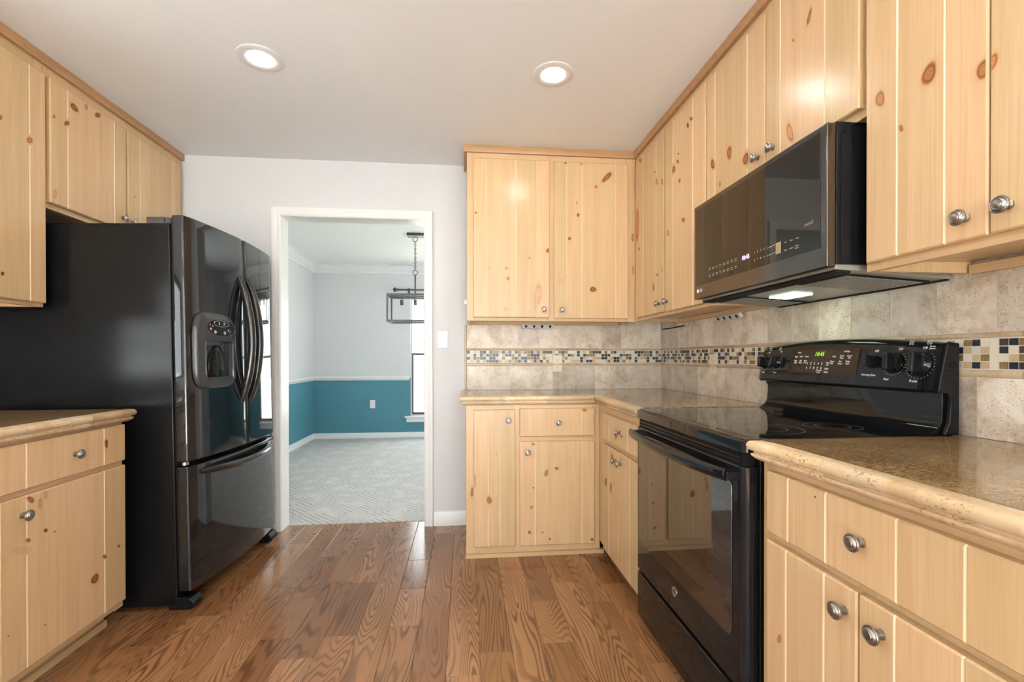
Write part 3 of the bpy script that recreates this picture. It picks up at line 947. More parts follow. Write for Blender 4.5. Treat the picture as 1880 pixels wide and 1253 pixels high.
EX, EY, I = 0.735, 2.578, 0.04
worktop('polished stone worktop turning the corner under the back tiles', (0.4, 2.8, BT),
        [(-0.030 + I, BACK - 0.002), (-0.030 + I, EY + I), (EX + I, EY + I), (EX + I, 1.948), (TX, 1.948), (TX, BACK - 0.002)],
        [(-0.030, BACK - 0.001), (-0.030, EY), (EX, EY), (EX, 1.948)])
worktop('brown polished stone worktop in the foreground on the range wall', (1.0, 0.8, BT),
        [(EX + I, 1.142), (EX + I, 0.40), (TX, 0.40), (TX, 1.142)],
        [(EX + 0.035, 1.143), (EX, 1.143), (EX, 0.40)])
ELX = -1.40
worktop('brown stone worktop ending at the side of the refrigerator', (-1.7, 1.6, BT),
        [(ELX - I, 2.12), (LEFT + 0.001, 2.12), (LEFT + 0.001, 0.95), (ELX - I, 0.95)],
        [(ELX, 0.95), (ELX, 2.121), (ELX - 0.035, 2.121)])

# ---------------------------------------------------------------- tiles
ZL0, ZT0, ZM0, ZM1, ZT1, ZU1 = CT, 1.077, 1.097, 1.182, 1.197, 1.352
MW = 0.0215


def backsplash(F, u0, u1, cuts_low, cuts_up, label, loc, seed, end=None, ZU1=1.352):
    random.seed(seed)
    t = thing('backsplash', loc, label, 'backsplash', 'tiled backsplashes')
    th = 0.009
    tl = MB()
    tl.box((u0, ZL0, 0.0006), (u1, ZU1, th - 0.0018), F, 1)
    for cuts, a, b in ((cuts_low, ZL0 + 0.001, ZT0 - 0.001), (cuts_up, ZT1 + 0.001, ZU1)):
        cs = [u0] + [c for c in cuts if u0 + 0.01 < c < u1 - 0.01] + [u1]
        for p, q in zip(cs, cs[1:]):
            tl.box((p + 0.0015, a, th - 0.0019), (q - 0.0015, b, th), F, 0)
    tl.build('field_tiles', [TILE, GROUT], t)
    ms = MB()
    ms.box((u0, ZT0, th - 0.0018), (u1, ZT1, th - 0.0012), F, 6)
    n = int((u1 - u0) / MW)
    step = (u1 - u0) / n
    rh = (ZM1 - ZM0 - 0.004) / 4
    for i in range(n):
        for j in range(4):
            m = random.choices(range(6), (26, 14, 16, 24, 10, 6))[0]
            a, b = u0 + i * step, ZM0 + 0.002 + j * rh
            ms.box((a + 0.0012, b + 0.0012, th - 0.0013), (a + step - 0.0012, b + rh - 0.0012, th + 0.0002), F, m)
    ms.build('mosaic_band', MOS + [GROUT], t)
    for z0, z1 in ((ZT0, ZM0), (ZM1, ZT1)):
        pr = MB()
        prof = [(th - 0.002, z0), (th + 0.003, z0 + 0.001), (th + 0.0065, z0 + (z1 - z0) * 0.3), (th + 0.0075, (z0 + z1) / 2), (th + 0.0065, z0 + (z1 - z0) * 0.7),
                (th + 0.003, z1 - 0.001), (th - 0.002, z1)]
        k = u0
        while k < u1 - 0.005:
            e = min(k + 0.305, u1)
            pr.rings([[F(k + 0.0008, z, w) for w, z in prof], [F(e - 0.0008, z, w) for w, z in prof]], 0, random.random())
            k = e
        pr.build('pencil_trim', PENCIL, t)
    if end is not None:
        MB().box((end - 0.014, ZL0, 0.0006), (end, 1.352, th + 0.008), F).build('end_trim', PENCIL, t, 0.004)
    return t


backsplash(back_face(BACK), 0.0135, TX + 0.001, [0.16, 0.305, 0.452, 0.602, 0.748, 0.90, 1.045, 1.19], [0.36, 0.507, 0.652, 0.80, 0.945, 1.09, 1.235],
           'travertine backsplash with a mosaic band on the wall beside the doorway', (0.7, BACK, CT), 3, end=0.0125, ZU1=1.395)
backsplash(right_face(RIGHT), 0.40, BACK - 0.0095, [0.51, 0.66, 0.81, 0.965, 1.118, 1.27, 1.42, 1.57, 1.72, 1.875, 2.03, 2.18, 2.33, 2.48, 2.63, 2.78, 2.93],
           [0.465, 0.617, 0.769, 0.921, 1.072, 1.225, 1.375, 1.527, 1.68, 1.832, 1.985, 2.14, 2.29, 2.44, 2.59, 2.74, 2.89],
           'travertine backsplash with a mosaic band behind the range', (RIGHT, 1.8, CT), 5, ZU1=1.395)
random.seed(11)

# ---------------------------------------------------------------- wall cabinets
UY, UX, ULX = 2.84, 1.08, -1.80
UB, UT = 1.360, TOP - 0.002
F = back_face(UY)
t = thing('wall_cabinet', (0.5, UY, UB), 'pine wall cabinet with two knotty doors beside the doorway', 'cabinet', 'pine wall cabinets')


def ub_extra(mb):
    mb.box((0.03, UB - 0.005, -(BACK - UY) + 0.0135), (1.06, UB + 0.02, -(BACK - UY) + 0.032), F, 1)
    add_knot(mb, F, 1.062, 1.895, (0.008, 0), (0, 0.028), 0.7, 0.0006, 0.5)
    add_knot(mb, F, 1.064, 1.69, (0.007, 0), (0, 0.03), 0.5, 0.0006, 0.5)


carcass(F, 0.013, UX, UB, UT, BACK - UY - 0.013, [(0.013, 0.06), (0.515, 0.561), (1.018, UX)],
        [(0.06, 0.515, UB, 1.39), (0.561, 1.018, UB, 1.39), (0.06, 0.515, 2.345, UT), (0.561, 1.018, 2.345, UT)], t, 'X', under=0.02, extra=ub_extra)
front('door', F, 0.052, 0.523, 1.381, 2.354, t, (0.131, 0.314, 0.444), 'ub1', (0.485, 1.431))
front('door', F, 0.553, 1.026, 1.378, 2.352, t, (0.631, 0.73, 0.944), 'ub2', (0.598, 1.429))

F = right_face(UX)
DP = TX - UX - 0.004
t = thing('wall_cabinet', (UX, 2.4, UB), 'tall pine wall cabinet in the corner, two narrow doors beside the microwave', 'cabinet', 'pine wall cabinets')


def uc_extra(mb):
    mb.box((1.95, UB - 0.005, -DP + 0.001), (2.82, UB + 0.02, -DP + 0.019), F, 1)


carcass(F, 1.925, UY - 0.001, UB, UT, DP, [(1.925, 1.96), (2.355, 2.385), (2.765, UY - 0.001)],
        [(1.96, 2.355, UB, 1.39), (2.385, 2.765, UB, 1.39), (1.96, 2.355, 2.345, UT), (2.385, 2.765, 2.345, UT)], t, 'Y', under=0.02, extra=uc_extra)
front('door', F, 2.381, 2.783, 1.379, 2.350, t, (2.475, 2.66), 'uc1', (2.432, 1.428))
front('door', F, 1.947, 2.359, 1.376, 2.352, t, (2.06, 2.265), 'uc2', (2.333, 1.428))

t = thing('wall_cabinet', (UX, 1.54, 1.79), 'short pine wall cabinet over the microwave', 'cabinet', 'pine wall cabinets')
carcass(F, 1.146, 1.924, 1.782, UT, DP, [(1.146, 1.165), (1.52, 1.56), (1.905, 1.924)],
        [(1.165, 1.52, 1.782, 1.82), (1.56, 1.905, 1.782, 1.82), (1.165, 1.52, 2.345, UT), (1.56, 1.905, 2.345, UT)], t, 'Y')
front('door', F, 1.542, 1.937, 1.806, 2.352, t, (1.645, 1.868), 'um1', (1.58, 1.856))
front('door', F, 1.150, 1.538, 1.806, 2.354, t, (1.268, 1.461), 'um2', (1.496, 1.856))

t = thing('wall_cabinet', (UX, 0.8, UB), 'large pine wall cabinet in the foreground with big knots in its doors', 'cabinet', 'pine wall cabinets')


def un_extra(mb):
    mb.box((0.5, UB - 0.005, -DP + 0.001), (1.12, UB + 0.02, -DP + 0.019), F, 1)


carcass(F, 0.46, 1.145, UB, UT, DP, [(0.46, 0.53), (1.105, 1.145)],
        [(0.53, 1.105, UB, 1.39), (0.53, 1.105, 2.345, UT)], t, 'Y', under=0.03, extra=un_extra)
front('door', F, 0.8405, 1.128, 1.381, 2.352, t, (0.925, 1.038), 'un1', (0.881, 1.427))
front('door', F, 0.49, 0.8375, 1.381, 2.352, t, (0.60, 0.72), 'un2', (0.803, 1.429))

F = left_face(ULX)
t = thing('wall_cabinet', (ULX, 1.9, UB), 'tall pine wall cabinet before the refrigerator', 'cabinet', 'pine wall cabinets')


def ut_extra(mb):
    mb.box((1.6, 1.346, -0.29), (2.12, UB + 0.02, -0.272), F, 1)


carcass(F, 1.56, 2.163, 1.350, UT, ULX - LEFT - 0.004, [(1.56, 1.60), (2.12, 2.163)], [(1.60, 2.12, 1.350, 1.375), (1.60, 2.12, 2.345, UT)], t, 'Y', under=0.02, extra=ut_extra)
front('door', F, 1.58, 2.155, 1.366, 2.345, t, (1.75, 2.081), 'tall_left', (1.62, 1.42))

t = thing('wall_cabinet', (ULX, 2.65, 1.78), 'short pine wall cabinet over the refrigerator', 'cabinet', 'pine wall cabinets')
carcass(F, 2.165, BACK - 0.003, 1.782, UT, ULX - LEFT - 0.004, [(2.165, 2.19), (2.615, 2.65), (3.085, BACK - 0.003)],
        [(2.19, 2.615, 1.782, 1.82), (2.65, 3.085, 1.782, 1.82), (2.19, 2.615, 2.345, UT), (2.65, 3.085, 2.345, UT)], t, 'Y')
front('door', F, 2.177, 2.626, 1.806, 2.345, t, (2.265, 2.543), 'fr1', (2.599, 1.866))
front('door', F, 2.638, 3.092, 1.806, 2.345, t, (2.731, 3.013), 'fr2', (2.67, 1.866))

# crown boards at the ceiling
CP = [(0.0, 2.391), (0.016, 2.391), (0.018, 2.395), (0.018, TOP - 0.0005), (0.0, TOP - 0.0005)]
t = tag(MB().molding([(0.0125, BACK - 0.002), (0.0125, UY - 0.001), (UX - 0.001, UY - 0.001), (UX - 0.001, 0.45)], CP).build('crown_molding', CROWN['X']),
        'stained crown board along the back and range-wall cabinets', 'crown molding', 'crown boards')
t = tag(MB().molding([(ULX + 0.001, 1.5), (ULX + 0.001, BACK - 0.002)], CP).build('crown_molding', CROWN['Y']),
        'stained crown board over the refrigerator-side cabinets', 'crown molding', 'crown boards')

# ---------------------------------------------------------------- refrigerator
fr = thing('refrigerator', (-1.281, 2.19, 0), 'glossy black french-door refrigerator with a bottom freezer drawer', 'refrigerator')
fr['local_frame'] = 1
fr.rotation_euler = (0, -0.016, math.radians(-2.3))
FW = 0.84
b = MB().box((-0.785, 0.0, 0.022), (0.0, FW, 1.735))
body = b.build('body', FSIDE, fr, 0.006)
MB().box((-0.06, 0.006, 0.003 + 0.02), (-0.004, FW - 0.006, 0.08)).build('kick_plate', SATIN, fr, 0.002)


def bulge(y):
    return 0.062 + 0.034 * (1 - ((y - FW / 2) / (FW / 2)) ** 2)


def door_outline(y0, y1, n=14, r=0.012):
    p = [(0.008, y0 + 0.002)]
    for i in range(4):
        a = math.pi / 2 * i / 3
        p.append((bulge(y0) - r + r * math.sin(a), y0 + r - r * math.cos(a)))
    for i in range(1, n):
        y = y0 + r + (y1 - y0 - 2 * r) * i / n
        p.append((bulge(y), y))
    for i in range(4):
        a = math.pi / 2 * i / 3
        p.append((bulge(y1) - r + r * math.cos(a), y1 - r + r * math.sin(a)))
    p.append((0.008, y1 - 0.002))
    return p


def fridge_door(name, y0, y1, z0, z1, label=None):
    mb = MB().prism(door_outline(y0, y1), z0, z1)
    o = mb.build(name, FENAMEL, fr, 0.004, 2, sharp=40)
    return o


dl = fridge_door('door', 0.0, 0.434, 0.665, 1.770)
dr = fridge_door('door', 0.442, FW, 0.665, 1.770)
fz = fridge_door('freezer_drawer', 0.0, FW, 0.085, 0.642)
gs = MB().box((0.0005, 0.01, 0.665), (0.008, FW - 0.01, 1.76)).box((0.0005, 0.01, 0.09), (0.008, FW - 0.01, 0.64))
gs.build('gasket', MATTE, fr)


def bow(y, z0, z1, x0, out, n=22):
    pts, rad = [], []
    for i in range(n + 1):
        s = i / n
        a = math.sin(math.pi * s)
        pts.append((x0 + out * a ** 0.8, y, z0 + (z1 - z0) * s))
        rad.append(0.012 + 0.0075 * min(1.0, a * 2.2))
    return pts, rad


for d, y in ((dl, 0.398), (dr, 0.486)):
    p, r = bow(y, 0.895, 1.565, bulge(y) - 0.004, 0.062)
    MB().tube(p, r, 14, up=(0, 1, 0)).build('handle', BHANDLE, d, sharp=60)
p, r = [], []
for i in range(23):
    s = i / 22
    a = math.sin(math.pi * s)
    y = 0.07 + 0.70 * s
    p.append((bulge(y) - 0.004 + 0.05 * a ** 0.8, y, 0.607 - 0.012 * a))
    r.append(0.013 + 0.005 * min(1.0, a * 2.2))
MB().tube(p, r, 14).build('handle', BHANDLE, fz, sharp=60)
for y in (0.045, FW - 0.045):
    hc = MB().box((-0.105, y - 0.035, 1.735), (-0.03, y + 0.035, 1.765))
    hc.prism([(-0.03, 1.735), (0.035, 1.735), (0.035, 1.748), (0.0, 1.762), (-0.03, 1.765)], y - 0.03, y + 0.03, Frame((0, 0, 0), (1, 0, 0), (0, 0, 1), (0, 1, 0)))
    hc.build('hinge_cover', GRAPH, fr, 0.003)
    MB().lathe([(0, 0), (0.014, 0), (0.014, 0.016), (0, 0.016)], Frame((0.03, y - (0.02 if y < 0.4 else -0.02), 0.646), (1, 0, 0), (0, 1, 0), (0, 0, 1)), 16).build('centre_hinge', STEEL, fr, 0.002)
    ft = MB().prism([(-0.04, 0.0), (0.055, 0.0), (0.075, 0.012), (0.075, 0.03), (0.055, 0.052), (-0.04, 0.058)], y - 0.045, y + 0.02 if y < 0.4 else y + 0.045,
                    Frame((0, 0, 0.004), (1, 0, 0), (0, 0, 1), (0, 1, 0)))
    ft.build('front_foot', SATIN, fr, 0.006)

# dispenser on the first door
ang = math.radians(5.6)
FD = Frame((0.066, 0.034, 0.985), (math.sin(ang), math.cos(ang), 0), (0, 0, 1), (math.cos(ang), -math.sin(ang), 0))
DW, DH = 0.283, 0.362
hole = (0.062, 0.250, 0.045, 0.226)
hc = ((hole[0] + hole[1]) / 2, (hole[2] + hole[3]) / 2)
n = 72
outer, inner = [], []
for i in range(n):
    a = 2 * math.pi * (i + 0.5) / n
    dx, dy = math.cos(a), math.sin(a)
    # hole border
    s = min(((hole[1] if dx > 0 else hole[0]) - hc[0]) / dx, ((hole[3] if dy > 0 else hole[2]) - hc[1]) / dy)
    inner.append((hc[0] + dx * s, hc[1] + dy * s))
    lo, hi = 0.0, 0.6
    for _ in range(30):
        m = (lo + hi) / 2
        px, py = (hc[0] + dx * m - DW / 2) / (DW / 2), (hc[1] + dy * m - DH / 2) / (DH / 2)
        if abs(px) ** 5.5 + abs(py) ** 4.2 < 1:
            lo = m
        else:
            hi = m
    outer.append((hc[0] + dx * lo, hc[1] + dy * lo))


def mid(k, w):
    return [FD(o[0] + (c[0] - o[0]) * k, o[1] + (c[1] - o[1]) * k, w) for o, c in zip(outer, inner)]


bz = MB().rings([[FD(*q, -0.03) for q in outer], [FD(*q, 0.012) for q in outer], mid(0.10, 0.021), mid(0.25, 0.025), mid(0.92, 0.026), [FD(*q, 0.023) for q in inner], [FD(*q, -0.004) for q in inner]])
disp = bz.build('dispenser', GRAPH, dl, sharp=38)
disp['label'] = 'graphite water and ice dispenser panel'
MB().box((0.045, 0.035, -0.002), (0.265, 0.24, 0.002), FD).build('cavity', MATTE, disp)
MB().ellipsoid((0.155, 0.105, 0.004), (0.066, 0.105, 0.018), F=FD).build('paddle', GLOSS, disp, sharp=80)
MB().box((0.062, 0.206, 0.0), (0.16, 0.226, 0.022), FD).build('spout', GRAPH, disp, 0.003)
MB().box((0.062, 0.045, 0.0), (0.250, 0.053, 0.024), FD).build('drip_tray', GRAPH, disp, 0.002)
cp = MB().lathe([(0, 0.024), (1.0, 0.024), (1.0, 0.0272), (0, 0.0275)], Frame(FD(0.165, 0.292, 0), FD.u * 0.098, FD.v * 0.040, FD.w), 40)
cp.build('control_pad', SATIN, disp)
ov = MB().tube([FD(0.165 + 0.055 * math.cos(a * math.pi / 16), 0.312 + 0.0145 * math.sin(a * math.pi / 16), 0.0278) for a in range(32)], 0.0012, 6, closed=True, up=(1, 0, 0))
ov.build('display_ring', CHROME, disp)
MB().text('8', 0.017, FD, 0.148, 0.312, 0.0277).build('display_digits', LEDF, disp)
MB().text('37', 0.017, FD, 0.186, 0.312, 0.0277).build('display_digits', LEDF, disp)
for u, v, r in ((0.118, 0.270, 0.008), (0.186, 0.268, 0.008), (0.083, 0.304, 0.003), (0.1, 0.298, 0.003), (0.215, 0.282, 0.004), (0.228, 0.276, 0.003)):
    MB().lathe([(0, 0.026), (r, 0.026), (r, 0.029), (0, 0.0295)], Frame(FD(u, v, 0), FD.u, FD.v, FD.w), 16).build('button', STEEL, disp)
MB().lathe([(0, 0.026), (0.006, 0.026), (0.005, 0.0285), (0, 0.0285)], Frame(FD(0.088, 0.284, 0), FD.u, FD.v, FD.w), 16).build(
    'indicator_light', plain('amber_indicator', (0.25, 0.08, 0.03), 0.3, emit=(1, 0.35, 0.12), strength=0.5), disp)

# ---------------------------------------------------------------- range
RX, RY0, RY1 = 0.735, 1.153, 1.929
rg = thing('range', (1.05, 1.54, 0), 'black electric range with a glass cooktop and an oven window', 'range')


def rounded_front(x0, x1, y0, y1, r=0.026, n=6):
    p = [(x1, y0)]
    for i in range(n + 1):
        a = math.pi / 2 * i / n
        p.append((x0 + r - r * math.sin(a), y0 + r - r * math.cos(a)))
    for i in range(n + 1):
        a = math.pi / 2 * i / n
        p.append((x0 + r - r * math.cos(a), y1 - r + r * math.sin(a)))
    p.append((x1, y1))
    return p


MB().box((0.782, RY0 + 0.001, 0.03), (1.362, RY1 - 0.001, 0.868)).build('body', SATIN, rg, 0.003)
for x in (0.84, 1.32):
    for y in (RY0 + 0.06, RY1 - 0.06):
        MB().lathe([(0, 0), (0.018, 0), (0.018, 0.012), (0.008, 0.014), (0.008, 0.034), (0, 0.034)], Frame((x, y, 0), (1, 0, 0), (0, 1, 0), (0, 0, 1)), 14).build('leg', SATIN, rg)
MB().prism(rounded_front(RX, 0.781, RY0 + 0.003, RY1 - 0.003), 0.032, 0.218).build('storage_drawer', GLOSS, rg, 0.007, 3)
RF = Frame((RX, 0, 0), (0, -1, 0), (0, 0, 1), (-1, 0, 0))
od = MB().prism(rounded_front(RX, 0.781, RY0 + 0.003, RY1 - 0.003), 0.232, 0.838).build('oven_door', GLOSS, rg, 0.006, 3)


def rrect(u0, u1, v0, v1, r, n=5):
    p = []
    for cx_, cy_, a0 in ((u1 - r, v1 - r, 0), (u0 + r, v1 - r, 90), (u0 + r, v0 + r, 180), (u1 - r, v0 + r, 270)):
        for i in range(n + 1):
            a = math.radians(a0 + 90 * i / n)
            p.append((cx_ + r * math.cos(a), cy_ + r * math.sin(a)))
    return p


MB().prism(rrect(-1.895, -1.205, 0.356, 0.792, 0.02), 0.0002, 0.0018, RF).build('oven_window', OGLASS, od)
wt = MB().tube([RF(u, v, 0.0016) for u, v in rrect(-1.895, -1.205, 0.356, 0.792, 0.02)], 0.0011, 6, closed=True, up=(1, 0, 0))
wt.build('window_trim', BHANDLE, od)
p, r = [], []
for i in range(25):
    s = i / 24
    a = math.sin(math.pi * s)
    p.append((RX - 0.030 - 0.022 * a ** 0.7, 1.185 + 0.722 * s, 0.812 - 0.004 * a))
    r.append(0.010 + 0.001 * a)
hd = MB().tube(p, r, 14, flat=1.75)
for y in (1.19, 1.902):
    hd.box((RX - 0.034, y - 0.016, 0.799), (RX + 0.002, y + 0.012, 0.823))
hd.build('handle', GLOSS, od, 0.003, sharp=50)
em = MB().lathe([(0, 0.0), (0.0165, 0.0), (0.0165, 0.0026), (0.0150, 0.0034), (0.0138, 0.0028), (0.0, 0.0026)], Frame(RF(-1.556, 0.305, 0), RF.u, RF.v, RF.w), 32)
badge = em.build('badge', CHROME, od, sharp=60)
MB().text('GE', 0.0165, RF, -1.556, 0.305, 0.0031, shear=0.3, bold=0.0004).build('badge_lettering', GRAPH, badge)
vs = MB().box((0.745, RY0 + 0.02, 0.838), (0.78, RY1 - 0.02, 0.872))
vs.build('vent_slot', MATTE, rg)
vb = MB()
for z in (0.846, 0.858):
    vb.box((0.741, RY0 + 0.03, z), (0.748, RY1 - 0.03, z + 0.004))
vb.build('vent_bars', GLOSS, rg)
ct = MB().prism(rounded_front(RX, 1.30, RY0, RY1, 0.022), 0.872, 0.9085).build('cooktop', GLOSS, rg, 0.006, 3)
MB().box((RX + 0.014, RY0 + 0.012, 0.9075), (1.292, RY1 - 0.012, 0.9115)).build('glass_surface', CTOP, ct, 0.002)
RINGP = plain('burner_ring_print', (0.22, 0.22, 0.22), 0.4)
for (x, y, rr) in ((0.915, 1.345, 0.115), (1.165, 1.36, 0.080), (0.915, 1.73, 0.080), (1.165, 1.73, 0.080)):
    mb = MB()
    for q in (rr, rr * 0.62):
        o1 = [Vector((x + q * math.cos(a * math.pi / 32), y + q * math.sin(a * math.pi / 32), 0.9119)) for a in range(64)]
        o2 = [Vector((x + (q - 0.0016) * math.cos(a * math.pi / 32), y + (q - 0.0016) * math.sin(a * math.pi / 32), 0.9119)) for a in range(64)]
        mb.add(o1 + o2, [(i, (i + 1) % 64, 64 + (i + 1) % 64, 64 + i) for i in range(64)], want=Vector((0, 0, 1)))
    mb.build('burner_ring', RINGP, ct)
# backguard
XZ = Frame((0, 0, 0), (1, 0, 0), (0, 0, 1), (0, 1, 0))
bg = MB().prism([(1.285, 0.9085), (1.300, 0.918), (1.318, 0.930), (1.330, 0.950), (1.334, 1.045), (1.364, 1.045), (1.364, 0.870), (1.300, 0.870)], RY0 + 0.014, RY1 - 0.014, XZ).build(
    'backguard', GLOSS, rg, 0.002, sharp=50)


def ztop(y):
    s = (y - 1.541) / 0.386
    return 1.196 - 0.026 * s * s


rs = []
for i in range(33):
    y = 1.162 + 0.758 * i / 32
    zt = ztop(y)
    k = (zt - 1.033) / 0.139
    e = 0.006 if i in (0, 32) else 0.0
    r, a0 = 0.024, math.radians(11.4)
    zs = zt - r + r * math.sin(a0)
    xs = 1.289 + e + 0.2015 * (zs - 1.042)
    arc = [Vector((xs + r * math.cos(a0) - r * math.cos(q), y, zt - r + r * math.sin(q))) for q in [a0 + (math.pi / 2 - a0) * m / 8 for m in range(9)]]
    rs.append([Vector((1.294 + e, y, 1.034)), Vector((1.290 + e, y, 1.037)), Vector((1.289 + e, y, 1.042))] + arc +
              [Vector((1.365, y, zt)), Vector((1.365, y, 1.030)), Vector((1.300, y, 1.030))])
cpn = MB().rings(rs).build('control_panel', GLOSS, bg, sharp=35)
for y0, y1 in ((RY0 - 0.002, RY0 + 0.010), (RY1 - 0.010, RY1)):
    MB().prism([(1.302, 1.032), (1.330, 1.168), (1.340, 1.174), (1.368, 1.170), (1.368, 0.914), (1.322, 0.914), (1.338, 0.95), (1.342, 1.01), (1.330, 1.03)], y0, y1, XZ).build(
        'end_cap', SATIN, bg, 0.003)
lv = Vector((0.028, 0, 0.139)).normalized()
FP = Frame((1.2878, 0, 1.033), (0, -1, 0), lv, Vector((-lv.z, 0, lv.x)))
PU0, PU1, PV0, PV1 = -1.735, -1.412, 0.040, 0.130


def PP(s, t_):
    return PU0 + (PU1 - PU0) * s, PV1 + (PV0 - PV1) * t_


dpl = MB().prism([(PU0 - 0.002, PV0), (PU1, PV0), (PU1, PV1), (PU0 - 0.002 + 0.006, PV1)], 0.0, 0.0022, FP).build('display_panel', SMOKED, cpn, 0.0008)
tp = MB().tube([FP(u, v, 0.0024) for u, v in ((PU0, PV0), (PU1, PV0), (PU1, PV1), (PU0 + 0.004, PV1))], 0.0008, 6, closed=True, up=(1, 0, 0))
tp.build('panel_rim', BHANDLE, dpl)
MB().text('10:45', 0.021, FP, *PP(0.46, 0.20), 0.0026, shear=0.15, bold=0.0003).build('clock_digits', LEDG, dpl)
tx = MB()
for i, s in enumerate('12345'):
    tx.text(s, 0.0125, FP, *PP(0.30 + 0.055 * i, 0.60), 0.0026, shear=0.1, bold=0.0002)
for i, s in enumerate('67890'):
    tx.text(s, 0.0125, FP, *PP(0.30 + 0.055 * i, 0.78), 0.0026, shear=0.1, bold=0.0002)
for s, a, b_ in (('Oven', 0.14, 0.12), ('Bake', 0.10, 0.30), ('Broil', 0.18, 0.30), ('Warm', 0.27, 0.30), ('Oven\nLight', 0.10, 0.52), ('Self\nClean', 0.18, 0.52), ('Auto\nOven', 0.26, 0.52),
                 ('Settings', 0.84, 0.10), ('Start', 0.68, 0.30), ('Cook\nTime', 0.78, 0.32), ('Cancel\nOff', 0.88, 0.32), ('Timer\nOff', 0.66, 0.54), ('Set\nClock', 0.77, 0.54), ('Delay\nStart', 0.87, 0.54),
                 ('Timer\nOn', 0.605, 0.60), ('Delay', 0.60, 0.80), ('Control\nLock', 0.49, 0.92), ('Clock', 0.60, 0.94)):
    tx.text(s, 0.0078, FP, *PP(a, b_), 0.0026, shear=0.15, bold=0.0002)
tx.build('panel_lettering', PRINT, dpl)


def range_knob(y, v, r, turn, size_label):
    G = Frame(FP(-y, v, 0.0015), FP.u, FP.v, FP.w)
    mb = MB().lathe([(0, 0), (r * 1.12, 0), (r * 1.15, 0.002), (r * 1.02, 0.006), (r * 0.96, 0.013), (r * 0.90, 0.016), (0, 0.017)], G, 30)
    o = mb.build('control_knob', GLOSS, cpn, sharp=40)
    c, s = math.cos(turn), math.sin(turn)
    K = Frame(G.o, G.u * c + G.v * s, G.v * c - G.u * s, G.w)
    MB().box((-r * 0.30, -r * 1.0, 0.012), (r * 0.30, r * 1.0, 0.034), K).build('grip', GLOSS, o, r * 0.16, 3)
    return o


for (y, v, r, tn) in ((1.888, 0.078, 0.023, 0.3), (1.812, 0.080, 0.023, -0.2), (1.356, 0.085, 0.019, 0.2), (1.284, 0.082, 0.027, 0.15), (1.204, 0.080, 0.031, 0.1)):
    range_knob(y, v, r, tn, '')
    lab = MB()
    for i in range(22):
        a = math.radians(-140 + 13.0 * i)
        q = r * 1.38
        if r > 0.02:
            lab.lathe([(0, 0.0012), (0.0011, 0.0012), (0.0, 0.0018)], Frame(FP(-y + q * math.sin(a) * 1.0, v - 0.0 + q * math.cos(a + math.pi), 0), FP.u, FP.v, FP.w), 6)
    if r > 0.02:
        lab.build('dial_ticks', PRINT, cpn)
for s, y, v, z in (('Off', 1.350, 0.120, 0.010), ('Off', 1.270, 0.125, 0.010), ('Off', 1.196, 0.127, 0.010), ('Warming Zone', 1.366, 0.042, 0.0085), ('Rear', 1.300, 0.031, 0.0095),
                   ('Front', 1.214, 0.029, 0.0105), ('Power\nBurner', 1.163 + 0.012, 0.128, 0.006), ('Rear', 1.888, 0.035, 0.008), ('Front', 1.815, 0.036, 0.008), ('Off', 1.872, 0.121, 0.008), ('Off', 1.797, 0.124, 0.008)):
    MB().text(s, z, FP, -y, v, 0.0014, bold=0.0002).build('dial_lettering', PRINT, cpn)
for y, v in ((1.243, 0.143), (1.190, 0.143), (1.81, 0.137), (1.87, 0.135)):
    lab = MB()
    for i in range(4):
        lab.tube([FP(-y + (i % 2) * 0.008 + 0.0026 * math.cos(a * math.pi / 5), v + (i // 2) * 0.007 - 0.003 + 0.0026 * math.sin(a * math.pi / 5), 0.0014) for a in range(10)], 0.0005, 4, closed=True, up=(1, 0, 0))
    lab.build('burner_symbol', PRINT, cpn)

# ---------------------------------------------------------------- microwave
MX, MY0, MY1, MZ0, MZ1 = 0.985, 1.170, 1.902, 1.379, 1.775
mw = thing('microwave', (1.18, 1.54, MZ0), 'black stainless over-the-range microwave under the short cabinet', 'microwave')
MB().box((MX + 0.030, MY0 + 0.002, MZ0 + 0.008), (1.376, MY1 - 0.002, MZ1 + 0.005)).build('case', SATIN, mw, 0.003)
MB().box((MX + 0.045, MY0 - 0.0005, 1.405), (MX + 0.068, MY0 + 0.004, 1.745)).build('side_grip_recess', MATTE, mw, 0.001)
md = MB().box((MX, MY0, MZ0), (MX + 0.028, MY1, MZ1)).build('door', BSTEEL, mw, 0.004, 3)
MFX = Frame((MX, 0, 0), (0, -1, 0), (0, 0, 1), (-1, 0, 0))
MB().box((-1.884, 1.436, 0.0), (-1.192, 1.757, 0.0012), MFX).build('door_glass', MGLASS, md, 0.0006)
MB().text('10:45', 0.021, MFX, -1.535, 1.484, 0.0016, bold=0.0004).build('clock_digits', LEDV, md)
kt = MB()
for i in range(8):
    for j, z in enumerate((1.488, 1.461)):
        y = 1.772 - i * 0.0255
        kt.box((-y - 0.007, z + 0.0025, 0.0012), (-y + 0.007, z + 0.0045, 0.0016), MFX)
        kt.box((-y - 0.005, z - 0.0035, 0.0012), (-y + 0.006, z - 0.0015, 0.0016), MFX)
kt.build('key_lettering', PRINTG, md)
kt = MB()
for row, z in (('12345', 1.489), ('67890', 1.463)):
    for i, s in enumerate(row):
        kt.text(s, 0.0105, MFX, -1.482 + i * 0.0162, z, 0.0016, bold=0.0002)
for y, z, w in ((1.402, 1.489, 0.009), (1.402, 1.464, 0.009), (1.385, 1.490, 0.006), (1.385, 1.466, 0.007)):
    kt.box((-y - w, z - 0.0012, 0.0012), (-y + w, z + 0.0012, 0.0016), MFX)
kt.build('key_lettering', PRINTG, md)
kt = MB()
